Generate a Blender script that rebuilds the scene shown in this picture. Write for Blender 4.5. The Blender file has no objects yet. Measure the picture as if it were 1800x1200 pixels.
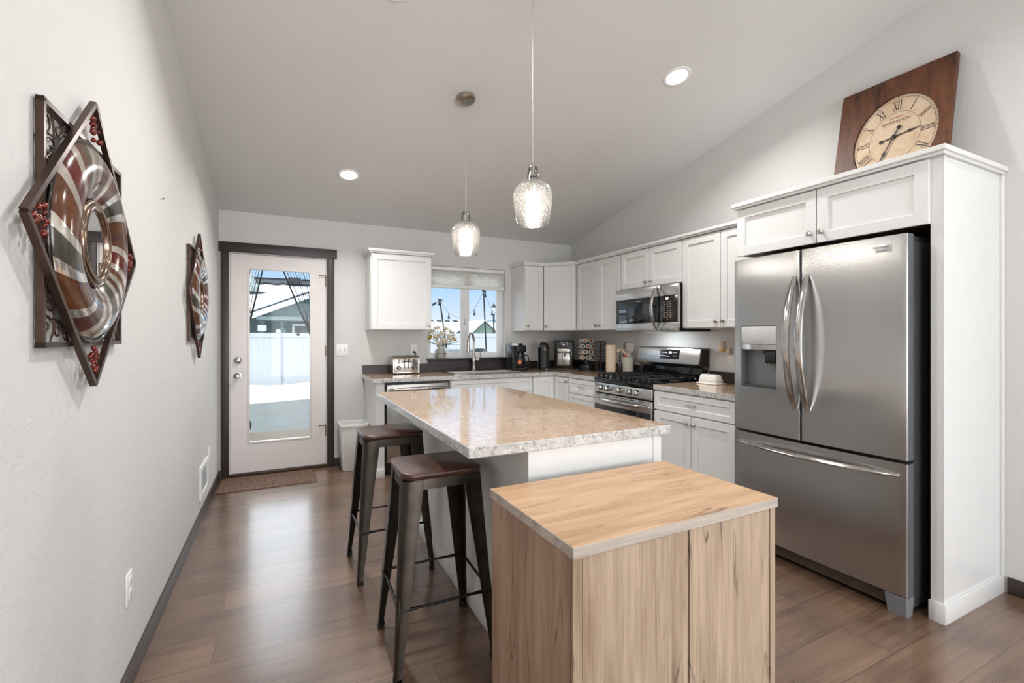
import bpy, bmesh, math, random
from mathutils import Vector, Matrix
random.seed(7)
S = bpy.context.scene
COL = S.collection
PI = math.pi
R = math.radians

# ------------------------------------------------------------------ camera
cd = bpy.data.cameras.new('camera')
cam = bpy.data.objects.new('camera', cd)
COL.objects.link(cam)
cam.location = (0, 0, 1.30)
cam.rotation_euler = (R(90), 0, -R(26.332))
cd.sensor_width = 36.0
cd.lens = 819.25 / 1800 * 36
cd.shift_y = -9.54 / 1800
cd.clip_start = 0.05
cd.clip_end = 1500
S.camera = cam

# ------------------------------------------------------------------ world, sun, daylight, exposure
S.view_settings.view_transform = 'Standard'
S.view_settings.look = 'None'
S.view_settings.gamma = 1
S.view_settings.use_curve_mapping = False
S.view_settings.exposure = 0.18
S.cycles.use_denoising = True
S.cycles.max_bounces = 10
S.cycles.transparent_max_bounces = 16
S.cycles.caustics_reflective = False
S.cycles.caustics_refractive = False
S.cycles.sample_clamp_indirect = 6.0

W = bpy.data.worlds.new('sky')
S.world = W
W.use_nodes = True
nt = W.node_tree
nt.nodes.clear()
wo = nt.nodes.new('ShaderNodeOutputWorld')
bg = nt.nodes.new('ShaderNodeBackground')
tc = nt.nodes.new('ShaderNodeTexCoord')
sx = nt.nodes.new('ShaderNodeSeparateXYZ')
rp = nt.nodes.new('ShaderNodeValToRGB')
nt.links.new(tc.outputs['Generated'], sx.inputs[0])
nt.links.new(sx.outputs['Z'], rp.inputs[0])
rp.color_ramp.elements[0].position = 0.0
rp.color_ramp.elements[0].color = (0.86, 0.93, 1.0, 1)
rp.color_ramp.elements[1].position = 1.0
rp.color_ramp.elements[1].color = (0.80, 0.90, 1.0, 1)
e = rp.color_ramp.elements.new(0.10)
e.color = (0.46, 0.69, 1.0, 1)
e = rp.color_ramp.elements.new(0.16)
e.color = (0.50, 0.72, 1.0, 1)
e = rp.color_ramp.elements.new(0.34)
e.color = (0.90, 0.95, 1.0, 1)
mz = nt.nodes.new('ShaderNodeMapRange')      # unseen brightening added high beyond the fence, for glare on floor and island
mz.interpolation_type = 'SMOOTHSTEP'
mz.inputs[1].default_value, mz.inputs[2].default_value = 0.14, 0.40
nt.links.new(sx.outputs['Z'], mz.inputs[0])
my = nt.nodes.new('ShaderNodeMapRange')
my.interpolation_type = 'SMOOTHSTEP'
my.inputs[1].default_value, my.inputs[2].default_value = -0.1, 0.5
nt.links.new(sx.outputs['Y'], my.inputs[0])
mm_ = nt.nodes.new('ShaderNodeMath')
mm_.operation = 'MULTIPLY'
nt.links.new(mz.outputs[0], mm_.inputs[0])
nt.links.new(my.outputs[0], mm_.inputs[1])
ma_ = nt.nodes.new('ShaderNodeMath')
ma_.operation = 'MULTIPLY_ADD'
ma_.inputs[1].default_value = 3.2
ma_.inputs[2].default_value = 0.95
nt.links.new(mm_.outputs[0], ma_.inputs[0])
nt.links.new(ma_.outputs[0], bg.inputs[1])
nt.links.new(rp.outputs[0], bg.inputs[0])
bg.inputs[1].default_value = 0.95
nt.links.new(bg.outputs[0], wo.inputs[0])


def lamp(name, kind, loc, energy, col=(1, 1, 1), rot=(0, 0, 0), **kw):
    d = bpy.data.lights.new(name, kind)
    d.energy = energy
    d.color = col
    for k, v in kw.items():
        setattr(d, k, v)
    o = bpy.data.objects.new(name, d)
    o.location = loc
    o.rotation_euler = rot
    COL.objects.link(o)
    return o


lamp('sun', 'SUN', (-20, -10, 20), 2.0, (1, 0.98, 0.95), Vector((0.72, 0.42, -0.62)).to_track_quat('-Z', 'Y').to_euler(), angle=R(1.0))
# daylight of the wide rear patio door behind the camera and of the rear side window
lamp('rear_daylight', 'AREA', (1.2, -4.93, 1.2), 170, (0.95, 0.975, 1.0), (R(90), 0, 0), shape='RECTANGLE', size=2.9, size_y=2.1)
lamp('side_daylight', 'AREA', (3.22, -1.9, 1.45), 50, (0.95, 0.98, 1.0), (0, R(90), 0), shape='RECTANGLE', size=1.3, size_y=2.0)

DL = [(2.343, 2.276), (0.501, 4.065), (0.50, 2.29), (0.5, 0.4), (2.34, 0.4), (2.34, -2.0), (0.5, -2.0)]
DOWNLIGHT_W = 17

# ------------------------------------------------------------------ helpers
XL, XR, D, C = -0.509, 3.296, 4.969, 0.914
SL = 0.2105


def ceil_z(y):
    return 2.448 + SL * (D - y)


def fX(P):      # local (u, d, z) -> world (P + d, u, z): a face that looks towards -X
    return Matrix(((0, 1, 0, P), (1, 0, 0, 0), (0, 0, 1, 0), (0, 0, 0, 1)))


def fY(P):      # a face that looks towards -Y
    return Matrix.Translation((0, P, 0))


class MB:
    def __init__(s, T=None):
        s.bm = bmesh.new()
        s.T = T or Matrix.Identity(4)
        s.mi = 0

    def v(s, p):
        return s.bm.verts.new(s.T @ Vector(p))

    def f(s, vs):
        try:
            f = s.bm.faces.new(vs)
            f.material_index = s.mi
            return f
        except ValueError:
            return None

    def box(s, x0, x1, y0, y1, z0, z1, b=0.0, seg=2):
        vs = [s.v((x, y, z)) for z in (z0, z1) for y in (y0, y1) for x in (x0, x1)]
        fs = [s.f([vs[i] for i in q]) for q in ((0, 1, 3, 2), (4, 6, 7, 5), (0, 4, 5, 1), (2, 3, 7, 6), (0, 2, 6, 4), (1, 5, 7, 3))]
        if b > 0:
            es = list({e for f in fs for e in f.edges})
            bmesh.ops.bevel(s.bm, geom=es, offset=b, segments=seg, affect='EDGES', profile=0.5, clamp_overlap=True)
        return s

    def hexa(s, lo, hi):     # two quads, bottom and top
        a = [s.v(p) for p in lo]
        b = [s.v(p) for p in hi]
        n = len(a)
        s.f(a[::-1])
        s.f(b)
        for i in range(n):
            j = (i + 1) % n
            s.f([a[i], a[j], b[j], b[i]])
        return s

    def prism(s, pts, vec, b=0.0):
        vec = Vector(vec)
        a = [s.v(p) for p in pts]
        c = [s.v(Vector(p) + vec) for p in pts]
        n = len(a)
        fs = [s.f(a[::-1]), s.f(c)]
        for i in range(n):
            j = (i + 1) % n
            fs.append(s.f([a[i], a[j], c[j], c[i]]))
        if b > 0:
            es = list({e for f in fs if f for e in f.edges})
            bmesh.ops.bevel(s.bm, geom=es, offset=b, segments=2, affect='EDGES', profile=0.5, clamp_overlap=True)
        return s

    def lathe(s, prof, c=(0, 0, 0), ax='Z', n=24, cap0=True, cap1=True, closed=False):
        c = Vector(c)
        rings = []
        for r, h in prof:
            ring = []
            for k in range(n):
                t = 2 * PI * k / n
                a, b = r * math.cos(t), r * math.sin(t)
                p = {'Z': (a, b, h), 'X': (h, a, b), 'Y': (a, h, b)}[ax]
                ring.append(s.v(c + Vector(p)))
            rings.append(ring)
        m = len(rings)
        for i in range(m - 1 + (1 if closed else 0)):
            p, q = rings[i], rings[(i + 1) % m]
            for k in range(n):
                l = (k + 1) % n
                s.f([p[k], p[l], q[l], q[k]])
        if not closed:
            if cap0:
                s.f(rings[0][::-1])
            if cap1:
                s.f(rings[-1])
        return s

    def tube(s, pts, r, n=8, closed=False, flat=None):
        pts = [Vector(p) for p in pts]
        m = len(pts)
        rr = r if isinstance(r, (list, tuple)) else [r] * m
        rings = []
        up = None
        for i, p in enumerate(pts):
            if closed:
                t = pts[(i + 1) % m] - pts[i - 1]
            else:
                t = pts[min(i + 1, m - 1)] - pts[max(i - 1, 0)]
            t.normalize()
            if up is None:
                up = Vector((0, 0, 1)) if abs(t.z) < 0.9 else Vector((1, 0, 0))
            a = t.cross(up)
            if a.length < 1e-6:
                a = t.cross(Vector((0.3, 1, 0.2)))
            a.normalize()
            b = a.cross(t).normalized()
            up = b
            k2 = 1.0 if flat is None else flat
            rings.append([s.v(p + (a * math.cos(2 * PI * k / n) + b * k2 * math.sin(2 * PI * k / n)) * rr[i]) for k in range(n)])
        for i in range(m - 1 + (1 if closed else 0)):
            p, q = rings[i], rings[(i + 1) % m]
            for k in range(n):
                l = (k + 1) % n
                s.f([p[k], p[l], q[l], q[k]])
        if not closed:
            s.f(rings[0][::-1])
            s.f(rings[-1])
        return s

    def bar(s, p, q, w, h=None, up=(0, 0, 1)):     # square bar between two points
        p, q = Vector(p), Vector(q)
        h = h or w
        t = (q - p).normalized()
        a = t.cross(Vector(up)).normalized()
        b = a.cross(t)
        o = [a * w / 2 + b * h / 2, -a * w / 2 + b * h / 2, -a * w / 2 - b * h / 2, a * w / 2 - b * h / 2]
        return s.hexa([p + k for k in o], [q + k for k in o])

    def sphere(s, c, r, seg=12, sc=(1, 1, 1)):
        mat = s.T @ Matrix.Translation(c) @ Matrix.Diagonal((sc[0], sc[1], sc[2], 1))
        n0 = len(s.bm.faces)
        g = bmesh.ops.create_uvsphere(s.bm, u_segments=seg, v_segments=max(6, seg * 2 // 3), radius=r, matrix=mat)
        for f in {f for v in g['verts'] for f in v.link_faces}:
            f.material_index = s.mi
        return s

    def build(s, name, mats, parent=None, smooth=35):
        bm = s.bm
        bmesh.ops.recalc_face_normals(bm, faces=bm.faces[:])
        o = ofs(parent)
        if o.length > 0:
            for v in bm.verts:
                v.co -= o
        me = bpy.data.meshes.new(name)
        bm.to_mesh(me)
        bm.free()
        for m in (mats if isinstance(mats, (list, tuple)) else [mats]):
            me.materials.append(m)
        if smooth:
            me.polygons.foreach_set('use_smooth', [True] * len(me.polygons))
            me.set_sharp_from_angle(angle=R(smooth))
        ob = bpy.data.objects.new(name, me)
        COL.objects.link(ob)
        ob.parent = parent
        return ob


def ofs(p):
    o = Vector((0, 0, 0))
    while p is not None:
        o += p.location
        p = p.parent
    return o


def tag(o, label=None, cat=None, group=None, kind=None):
    if label:
        o['label'] = label
    if cat:
        o['category'] = cat
    if group:
        o['group'] = group
    if kind:
        o['kind'] = kind
    return o


def root(name, loc, label=None, cat=None, group=None, kind=None):
    o = bpy.data.objects.new(name, None)
    o.empty_display_size = 0.05
    o.location = loc
    COL.objects.link(o)
    return tag(o, label, cat, group, kind)


def copy_tree(o, parent=None):
    kids = list(o.children)
    c = o.copy()
    COL.objects.link(c)
    c.parent = parent
    for k in kids:
        copy_tree(k, c)
    return c


def text_obj(body, size, M, mat, parent, name='lettering', ext=0.0004, sx=1.0):
    cu = bpy.data.curves.new('txt', 'FONT')
    cu.body = body
    cu.size = size
    cu.extrude = ext
    cu.align_x = 'CENTER'
    cu.align_y = 'CENTER'
    ob = bpy.data.objects.new('txt', cu)
    COL.objects.link(ob)
    dg = bpy.context.evaluated_depsgraph_get()
    me = bpy.data.meshes.new_from_object(ob.evaluated_get(dg))
    bpy.data.objects.remove(ob)
    bpy.data.curves.remove(cu)
    me.transform(Matrix.Diagonal((sx, 1, 1, 1)))
    me.transform(M)
    me.transform(Matrix.Translation(-ofs(parent)))
    me.materials.clear()
    me.materials.append(mat)
    o = bpy.data.objects.new(name, me)
    COL.objects.link(o)
    o.parent = parent
    return o


# ------------------------------------------------------------------ materials
def lin(c):
    return tuple((x / 12.92 if x <= 0.04045 else ((x + 0.055) / 1.055) ** 2.4) for x in (k / 255 for k in c))


class NT:
    def __init__(s, name):
        s.m = bpy.data.materials.new(name)
        s.m.use_nodes = True
        s.t = s.m.node_tree
        s.p = s.t.nodes['Principled BSDF']
        s.out = s.t.nodes['Material Output']
        s.co = None

    def n(s, kind, **kw):
        o = s.t.nodes.new('ShaderNode' + kind)
        for k, v in kw.items():
            if hasattr(o, k):
                setattr(o, k, v)
            else:
                o.inputs[k].default_value = v
        return o

    def l(s, a, b):
        s.t.links.new(a, b)

    def coord(s, scale=(1, 1, 1), loc=(0, 0, 0), rot=(0, 0, 0), src=None):
        if s.co is None:
            s.co = s.n('TexCoord')
        mp = s.n('Mapping')
        mp.inputs['Scale'].default_value = scale
        mp.inputs['Location'].default_value = loc
        mp.inputs['Rotation'].default_value = rot
        s.l(src or s.co.outputs['Object'], mp.inputs['Vector'])
        return mp.outputs[0]

    def noise(s, vec, scale, detail=4, rough=0.55, dist=0.0):
        o = s.n('TexNoise')
        o.inputs['Scale'].default_value = scale
        o.inputs['Detail'].default_value = detail
        o.inputs['Roughness'].default_value = rough
        o.inputs['Distortion'].default_value = dist
        if vec is not None:
            s.l(vec, o.inputs['Vector'])
        return o.outputs['Fac']

    def ramp(s, fac, stops):
        o = s.n('ValToRGB')
        els = o.color_ramp.elements
        while len(els) > 1:
            els.remove(els[-1])
        for i, (p, c) in enumerate(stops):
            e = els[0] if i == 0 else els.new(p)
            e.position = p
            c = c if len(c) == 4 else (*c, 1)
            e.color = c
        s.l(fac, o.inputs[0])
        return o.outputs[0]

    def mix(s, fac, a, b, mode='MIX'):
        o = s.n('Mix', data_type='RGBA', blend_type=mode)
        for k, v in ((0, fac), (6, a), (7, b)):
            if hasattr(v, 'is_linked'):
                s.l(v, o.inputs[k])
            elif k == 0:
                o.inputs[0].default_value = v
            else:
                o.inputs[k].default_value = (*v, 1) if len(v) == 3 else v
        return o.outputs[2]

    def bump(s, h, strength=0.2, dist=0.01):
        o = s.n('Bump')
        o.inputs['Strength'].default_value = strength
        o.inputs['Distance'].default_value = dist
        s.l(h, o.inputs['Height'])
        s.l(o.outputs[0], s.p.inputs['Normal'])
        return o

    def base(s, col, rough=0.5, metal=0.0, spec=0.5):
        if hasattr(col, 'is_linked'):
            s.l(col, s.p.inputs['Base Color'])
        else:
            s.p.inputs['Base Color'].default_value = (*col, 1)
        s.p.inputs['Roughness'].default_value = rough
        s.p.inputs['Metallic'].default_value = metal
        s.p.inputs['Specular IOR Level'].default_value = spec
        return s


def plain(name, rgb, rough=0.5, metal=0.0, spec=0.5, var=0.06, vs=8.0, bump=0.0, bs=200.0):
    t = NT(name)
    c = lin(rgb)
    v = t.noise(t.coord(), vs, 3)
    col = t.ramp(v, [(0.3, tuple(x * (1 - var) for x in c)), (0.7, tuple(min(1, x * (1 + var)) for x in c))])
    t.base(col, rough, metal, spec)
    if bump:
        t.bump(t.noise(t.coord(), bs, 2), bump, 0.002)
    return t.m


def emit(name, rgb, strength):
    t = NT(name)
    c = lin(rgb)
    t.base((0.8, 0.8, 0.8), 0.5)
    t.p.inputs['Emission Color'].default_value = (*c, 1)
    t.p.inputs['Emission Strength'].default_value = strength
    return t.m


def wallmat(name, rgb, strength=0.22, big=34):
    t = NT(name)
    c = lin(rgb)
    v = t.noise(t.coord(), 1.3, 2)
    t.base(t.ramp(v, [(0.3, tuple(x * 0.98 for x in c)), (0.7, tuple(x * 1.01 for x in c))]), 0.75, 0, 0.3)
    blobs = t.noise(t.coord((1, 1, 0.7)), big, 3, 0.5, 0.8)
    pl = t.ramp(blobs, [(0.44, (0, 0, 0)), (0.56, (1, 1, 1))])
    fine = t.noise(t.coord(), 160, 2)
    h = t.mix(0.25, pl, t.ramp(fine, [(0, (0, 0, 0)), (1, (1, 1, 1))]))
    t.bump(h, strength, 0.004)
    return t.m


def floormat():
    t = NT('floor_planks')
    vec = t.coord(loc=(0.25, -0.042, 0))
    br = t.n('TexBrick')
    br.offset = 0.37
    br.offset_frequency = 2
    br.inputs['Color1'].default_value = (0, 0, 0, 1)
    br.inputs['Color2'].default_value = (1, 1, 1, 1)
    br.inputs['Mortar'].default_value = (0.5, 0.5, 0.5, 1)
    br.inputs['Scale'].default_value = 1
    br.inputs['Brick Width'].default_value = 1.25
    br.inputs['Row Height'].default_value = 0.195
    br.inputs['Mortar Size'].default_value = 0.0012
    br.inputs['Mortar Smooth'].default_value = 0.0
    t.l(vec, br.inputs['Vector'])
    rnd = t.n('SeparateColor')
    t.l(br.outputs['Color'], rnd.inputs[0])
    cx = t.n('CombineXYZ')
    mm = t.n('Math', operation='MULTIPLY')
    t.l(rnd.outputs[0], mm.inputs[0])
    mm.inputs[1].default_value = 37.0
    t.l(mm.outputs[0], cx.inputs[2])
    t.l(mm.outputs[0], cx.inputs[0])
    add = t.n('VectorMath', operation='ADD')
    t.l(t.coord((1, 1, 1)), add.inputs[0])
    t.l(cx.outputs[0], add.inputs[1])
    g1 = t.noise(t.coord((0.22, 6.5, 1), src=add.outputs[0]), 3.0, 7, 0.6, 0.9)
    g2 = t.noise(t.coord((0.3, 42, 1), src=add.outputs[0]), 3.0, 4, 0.6, 0.3)
    cath = t.n('TexWave', wave_type='RINGS', rings_direction='Y')
    cath.inputs['Scale'].default_value = 3.4
    cath.inputs['Distortion'].default_value = 3.2
    cath.inputs['Detail'].default_value = 2.5
    cath.inputs['Detail Scale'].default_value = 1.2
    t.l(t.coord((0.42, 5.0, 1), src=add.outputs[0]), cath.inputs['Vector'])
    col = t.ramp(g1, [(0.22, lin((78, 58, 46))), (0.46, lin((110, 85, 69))), (0.62, lin((126, 99, 80))), (0.8, lin((146, 118, 98)))])
    col = t.mix(0.30, col, t.ramp(cath.outputs['Fac'], [(0.05, lin((78, 57, 45))), (0.45, lin((128, 101, 82))), (0.9, lin((140, 112, 92)))]))
    col = t.mix(0.13, col, t.ramp(g2, [(0.3, lin((72, 54, 43))), (0.7, lin((148, 122, 102)))]))
    tone = t.ramp(rnd.outputs[0], [(0, (0.72, 0.72, 0.72)), (1, (1.04, 1.02, 1.0))])
    col = t.mix(1.0, col, tone, 'MULTIPLY')
    col = t.mix(br.outputs['Fac'], col, lin((58, 42, 33)))
    t.base(col, 0.30, 0, 0.7)
    t.p.inputs['Coat Weight'].default_value = 0.5
    t.p.inputs['Coat Roughness'].default_value = 0.16
    rr = t.ramp(g2, [(0.2, (0.24, 0.24, 0.24)), (0.8, (0.36, 0.36, 0.36))])
    t.l(rr, t.p.inputs['Roughness'])
    inv = t.mix(br.outputs['Fac'], (0.5, 0.5, 0.5), (0, 0, 0))
    hh = t.mix(0.05, inv, t.ramp(g2, [(0, (0, 0, 0)), (1, (1, 1, 1))]))
    t.bump(hh, 0.25, 0.002)
    return t.m


def woodmat(name, stops, axis='X', rough=0.5, dark=0.25, grain=1.0, knots=True, bump=0.12, spec=0.4):
    t = NT(name)
    sc = {'X': (0.7, 9, 9), 'Y': (9, 0.7, 9), 'Z': (9, 9, 0.7)}[axis]
    fi = {'X': (2, 90, 90), 'Y': (90, 2, 90), 'Z': (90, 90, 2)}[axis]
    md = {'X': (0.5, 4, 4), 'Y': (4, 0.5, 4), 'Z': (4, 4, 0.5)}[axis]
    g1 = t.noise(t.coord(sc), 2.2 * grain, 6, 0.6, 1.4)
    g2 = t.noise(t.coord(fi), 2.0, 3, 0.6, 0.3)
    g3 = t.noise(t.coord(md), 2.0 * grain, 3, 0.5, 1.0)
    n = len(stops)
    col = t.ramp(g1, [(0.28 + 0.44 * i / (n - 1), lin(c)) for i, c in enumerate(stops)])
    dk = tuple(x * 0.55 for x in lin(stops[0]))
    lt = lin(stops[-1])
    col = t.mix(dark, col, t.ramp(g2, [(0.3, dk), (0.7, lt)]))
    col = t.mix(0.35, col, t.ramp(g3, [(0.3, tuple(0.75 * x for x in lin(stops[0]))), (0.7, lt)]))
    if knots:
        kv = {'X': (5, 13, 13), 'Y': (13, 5, 13), 'Z': (13, 13, 5)}[axis]
        dn = t.n('TexNoise')
        dn.inputs['Scale'].default_value = 30
        t.l(t.coord(), dn.inputs['Vector'])
        ad = t.n('VectorMath', operation='MULTIPLY_ADD')
        t.l(dn.outputs['Color'], ad.inputs[0])
        ad.inputs[1].default_value = (0.12, 0.12, 0.12)
        t.l(t.coord(kv), ad.inputs[2])
        vo = t.n('TexVoronoi')
        vo.inputs['Scale'].default_value = 0.85
        t.l(ad.outputs[0], vo.inputs['Vector'])
        kf = t.ramp(vo.outputs['Distance'], [(0.0, (0.85, 0.85, 0.85)), (0.022, (0.7, 0.7, 0.7)), (0.045, (0.16, 0.16, 0.16)), (0.14, (0, 0, 0))])
        col = t.mix(kf, col, tuple(x * 0.22 for x in lin(stops[0])))
        ck = {'X': (0.5, 5, 5), 'Y': (5, 0.5, 5), 'Z': (5, 5, 0.5)}[axis]
        cn = t.noise(t.coord(ck, (2, 7, 3)), 2.6, 3, 0.5, 0.15)
        cm = t.noise(t.coord((2.2, 2.2, 2.2), (5, 1, 9)), 1.6, 2)
        cr = t.ramp(cn, [(0.488, (0, 0, 0)), (0.498, (0.75, 0.75, 0.75)), (0.502, (0.75, 0.75, 0.75)), (0.512, (0, 0, 0))])
        cr = t.mix(1.0, cr, t.ramp(cm, [(0.47, (0, 0, 0)), (0.6, (1, 1, 1))]), 'MULTIPLY')
        col = t.mix(cr, col, tuple(x * 0.25 for x in lin(stops[0])))
    t.base(col, rough, 0, spec)
    if bump:
        t.bump(g2, bump, 0.002)
    return t.m


def stonemat(name, stops, speck, light, rough=0.22, stretch=(1, 1, 1), sa=0.55, spec=0.5, k=1.0):
    t = NT(name)
    g0 = t.noise(t.coord(stretch), 9 * k, 5, 0.6, 0.8)
    g1 = t.noise(t.coord(stretch), 48 * k, 6, 0.7, 0.6)
    g2 = t.noise(t.coord(stretch, (7, 1, 2)), 95 * k, 4, 0.7, 0.4)
    g3 = t.noise(t.coord(stretch, (3, 5, 1)), 60 * k, 5, 0.7, 0.8)
    n = len(stops)
    col = t.ramp(g1, [(0.30 + 0.40 * i / (n - 1), lin(c)) for i, c in enumerate(stops)])
    col = t.mix(0.3, col, t.ramp(g0, [(0.3, lin(stops[0])), (0.7, lin(stops[-1]))]))
    col = t.mix(t.ramp(g3, [(0.52, (0, 0, 0)), (0.64, (0.75, 0.75, 0.75))]), col, lin(light))
    col = t.mix(t.ramp(g2, [(sa, (0, 0, 0)), (sa + 0.10, (0.8, 0.8, 0.8))]), col, lin(speck))
    t.base(col, rough, 0, spec)
    t.p.inputs['Coat Weight'].default_value = 0.7
    t.p.inputs['Coat Roughness'].default_value = 0.05
    return t.m


def steelmat(name, rgb=(184, 183, 182), rough=0.26, aniso=0.85, rot=0.0, wav=0.02):
    t = NT(name)
    v = t.noise(t.coord((400, 400, 4) if rot < 0 else (4, 4, 500)), 1.0, 2)
    c = lin(rgb)
    t.base(t.ramp(v, [(0.3, tuple(x * 0.975 for x in c)), (0.7, tuple(x * 1.02 for x in c))]), rough, 1.0)
    tn = t.n('Tangent', direction_type='RADIAL', axis='Z')
    t.l(tn.outputs[0], t.p.inputs['Tangent'])
    t.p.inputs['Anisotropic'].default_value = aniso
    t.p.inputs['Anisotropic Rotation'].default_value = rot
    if wav:
        t.bump(t.noise(t.coord((1, 1.2, 0.5)), 2.6, 2), wav, 0.25)
    return t.m


def glassmat(name, tint=(1, 1, 1), refl=1.0, bump=0.0, haze=0.0, seed=55):
    t = NT(name)
    t.t.nodes.remove(t.p)
    tr = t.n('BsdfTransparent')
    tr.inputs[0].default_value = (*tint, 1)
    gl = t.n('BsdfGlossy')
    gl.inputs['Roughness'].default_value = 0.02
    fr = t.n('Fresnel')
    fr.inputs[0].default_value = 1.45
    mu = t.n('Math', operation='MULTIPLY')
    mu.inputs[1].default_value = refl
    t.l(fr.outputs[0], mu.inputs[0])
    m1 = t.n('MixShader')
    t.l(mu.outputs[0], m1.inputs[0])
    t.l(tr.outputs[0], m1.inputs[1])
    t.l(gl.outputs[0], m1.inputs[2])
    out = m1
    if bump:
        vo = t.n('TexVoronoi')
        vo.inputs['Scale'].default_value = seed
        t.l(t.coord(), vo.inputs['Vector'])
        b = t.n('Bump')
        b.inputs['Strength'].default_value = bump
        b.inputs['Distance'].default_value = 0.01
        t.l(vo.outputs['Distance'], b.inputs['Height'])
        t.l(b.outputs[0], gl.inputs['Normal'])
        t.l(b.outputs[0], fr.inputs['Normal'])
        sd = t.ramp(vo.outputs['Distance'], [(0.0, (0.3, 0.3, 0.3)), (0.25, (haze, haze, haze)), (1, (haze, haze, haze))])
    if haze:
        df = t.n('BsdfTranslucent')
        df.inputs[0].default_value = (0.95, 0.92, 0.86, 1)
        d2 = t.n('BsdfDiffuse')
        d2.inputs[0].default_value = (0.9, 0.88, 0.84, 1)
        md = t.n('MixShader')
        md.inputs[0].default_value = 0.3
        t.l(df.outputs[0], md.inputs[1])
        t.l(d2.outputs[0], md.inputs[2])
        m2 = t.n('MixShader')
        if bump:
            t.l(sd, m2.inputs[0])
        else:
            m2.inputs[0].default_value = haze
        t.l(m1.outputs[0], m2.inputs[1])
        t.l(md.outputs[0], m2.inputs[2])
        out = m2
    t.l(out.outputs[0], t.out.inputs['Surface'])
    return t.m


WALL = wallmat('wall_paint', (213, 212, 210), 0.17, 26)
CEIL = wallmat('ceiling_paint', (218, 218, 217), 0.15, 34)
FLOOR = floormat()
TRIM = woodmat('dark_trim_wood', [(42, 35, 34), (58, 48, 46), (72, 60, 58)], 'Z', 0.4, 0.3, knots=False, bump=0.06)
TRIMX = woodmat('dark_trim_wood_across', [(42, 35, 36), (56, 48, 49), (68, 59, 60)], 'X', 0.4, 0.3, knots=False, bump=0.06)
TRIMY = woodmat('dark_trim_wood_along', [(46, 37, 33), (60, 49, 44), (72, 60, 54)], 'Y', 0.4, 0.3, knots=False, bump=0.06)
CAB = plain('cabinet_white', (224, 224, 223), 0.35, var=0.01)
CABLINE = plain('cabinet_shadow_gap', (70, 66, 62), 0.8)
DOORW = plain('door_white', (226, 220, 217), 0.4, var=0.015)
WHITE = plain('white_plastic', (236, 236, 233), 0.35, var=0.01)
VINYL = plain('white_vinyl', (238, 238, 238), 0.4, var=0.01)
STONE = stonemat('laminate_stone_top', [(150, 116, 88), (186, 152, 120), (204, 172, 140), (216, 190, 160)], (118, 84, 62), (224, 204, 180), 0.2, (0.55, 1.6, 1), 0.535)
STONEE = stonemat('laminate_stone_edge', [(140, 137, 134), (180, 177, 174), (200, 198, 196), (216, 215, 213)], (74, 70, 70), (230, 230, 229), 0.3, (1, 1, 1), 0.55, 0.5, 0.6)  # greyer than the top: cool light on the edges put into the colour
OAKT = woodmat('light_oak_top', [(152, 116, 84), (184, 146, 110), (200, 164, 128), (210, 178, 144)], 'X', 0.42, 0.28, 1.3)
OAKF = woodmat('light_oak_front', [(126, 101, 80), (162, 136, 112), (184, 159, 134), (203, 182, 159)], 'Z', 0.5, 0.42, 1.0)
OAKS = woodmat('light_oak_side', [(124, 95, 76), (154, 122, 100), (173, 142, 118), (190, 162, 138)], 'Z', 0.5, 0.42, 1.0)
OAKE = woodmat('light_oak_edge', [(150, 134, 122), (184, 170, 158), (204, 194, 184)], 'X', 0.5, 0.4, 1.2, False)
SEATW = woodmat('dark_seat_wood', [(44, 28, 24), (68, 43, 36), (88, 56, 45)], 'Y', 0.28, 0.3, 1.4, False, 0.06)
GUN = plain('gunmetal_bronze', (66, 59, 53), 0.36, 0.9, var=0.25, vs=14)
GUND = plain('dark_iron', (40, 37, 35), 0.4, 0.8, var=0.15)
RUBBER = plain('black_rubber', (28, 27, 27), 0.7)
STEEL = steelmat('brushed_steel')
STEELH = plain('polished_steel', (190, 187, 184), 0.16, 1.0, var=0.03)
STEELP = steelmat('appliance_steel', (196, 194, 190), 0.25, 0.6, 0.0, 0.012)
NICKEL = plain('brushed_nickel', (176, 170, 163), 0.27, 1.0, var=0.03)
CHROME = plain('chrome', (222, 222, 222), 0.08, 1.0, var=0.01)
BLACK = plain('black_plastic', (22, 22, 23), 0.35, var=0.1)
BLACKG = plain('black_gloss', (12, 12, 14), 0.06, 0, 0.6, var=0.1)
DKGREY = plain('dark_grey_paint', (66, 66, 68), 0.4, 0.3)
GREYP = plain('grey_plastic', (150, 150, 150), 0.35)
LGREY = plain('light_grey_plastic', (196, 197, 198), 0.3)
IRON = plain('cast_iron', (24, 24, 26), 0.5, 0.2, bump=0.1)
GLASS = glassmat('window_glass', (0.98, 0.99, 0.99), 0.22)
SEEDED = glassmat('seeded_glass', (0.98, 0.975, 0.965), 1.2, 0.16, 0.022, 110)
CLEARG = glassmat('clear_glass', (0.95, 0.96, 0.95), 1.2, 0, 0.12)
BULB = emit('lit_bulb', (255, 249, 242), 62)
LENS = emit('lit_lens', (255, 248, 236), 9)
MAT = plain('doormat_pile', (108, 84, 70), 0.95, var=0.9, vs=75, bump=0.6, bs=300)
CREAM = plain('cream_paper', (226, 206, 184), 0.9, var=0.02, bump=0.1)


def brushed_dark_mirror(name, rgb, rough=0.14, metal=0.2):
    return woodmat(name, [tuple(int(k * 0.55) for k in rgb), rgb, tuple(min(255, int(k * 1.25)) for k in rgb)], 'Y', rough, 0.3, 2.0, False, 0.0, 0.7)


# ------------------------------------------------------------------ the setting
def struct(o):
    o['kind'] = 'structure'
    return o


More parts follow.
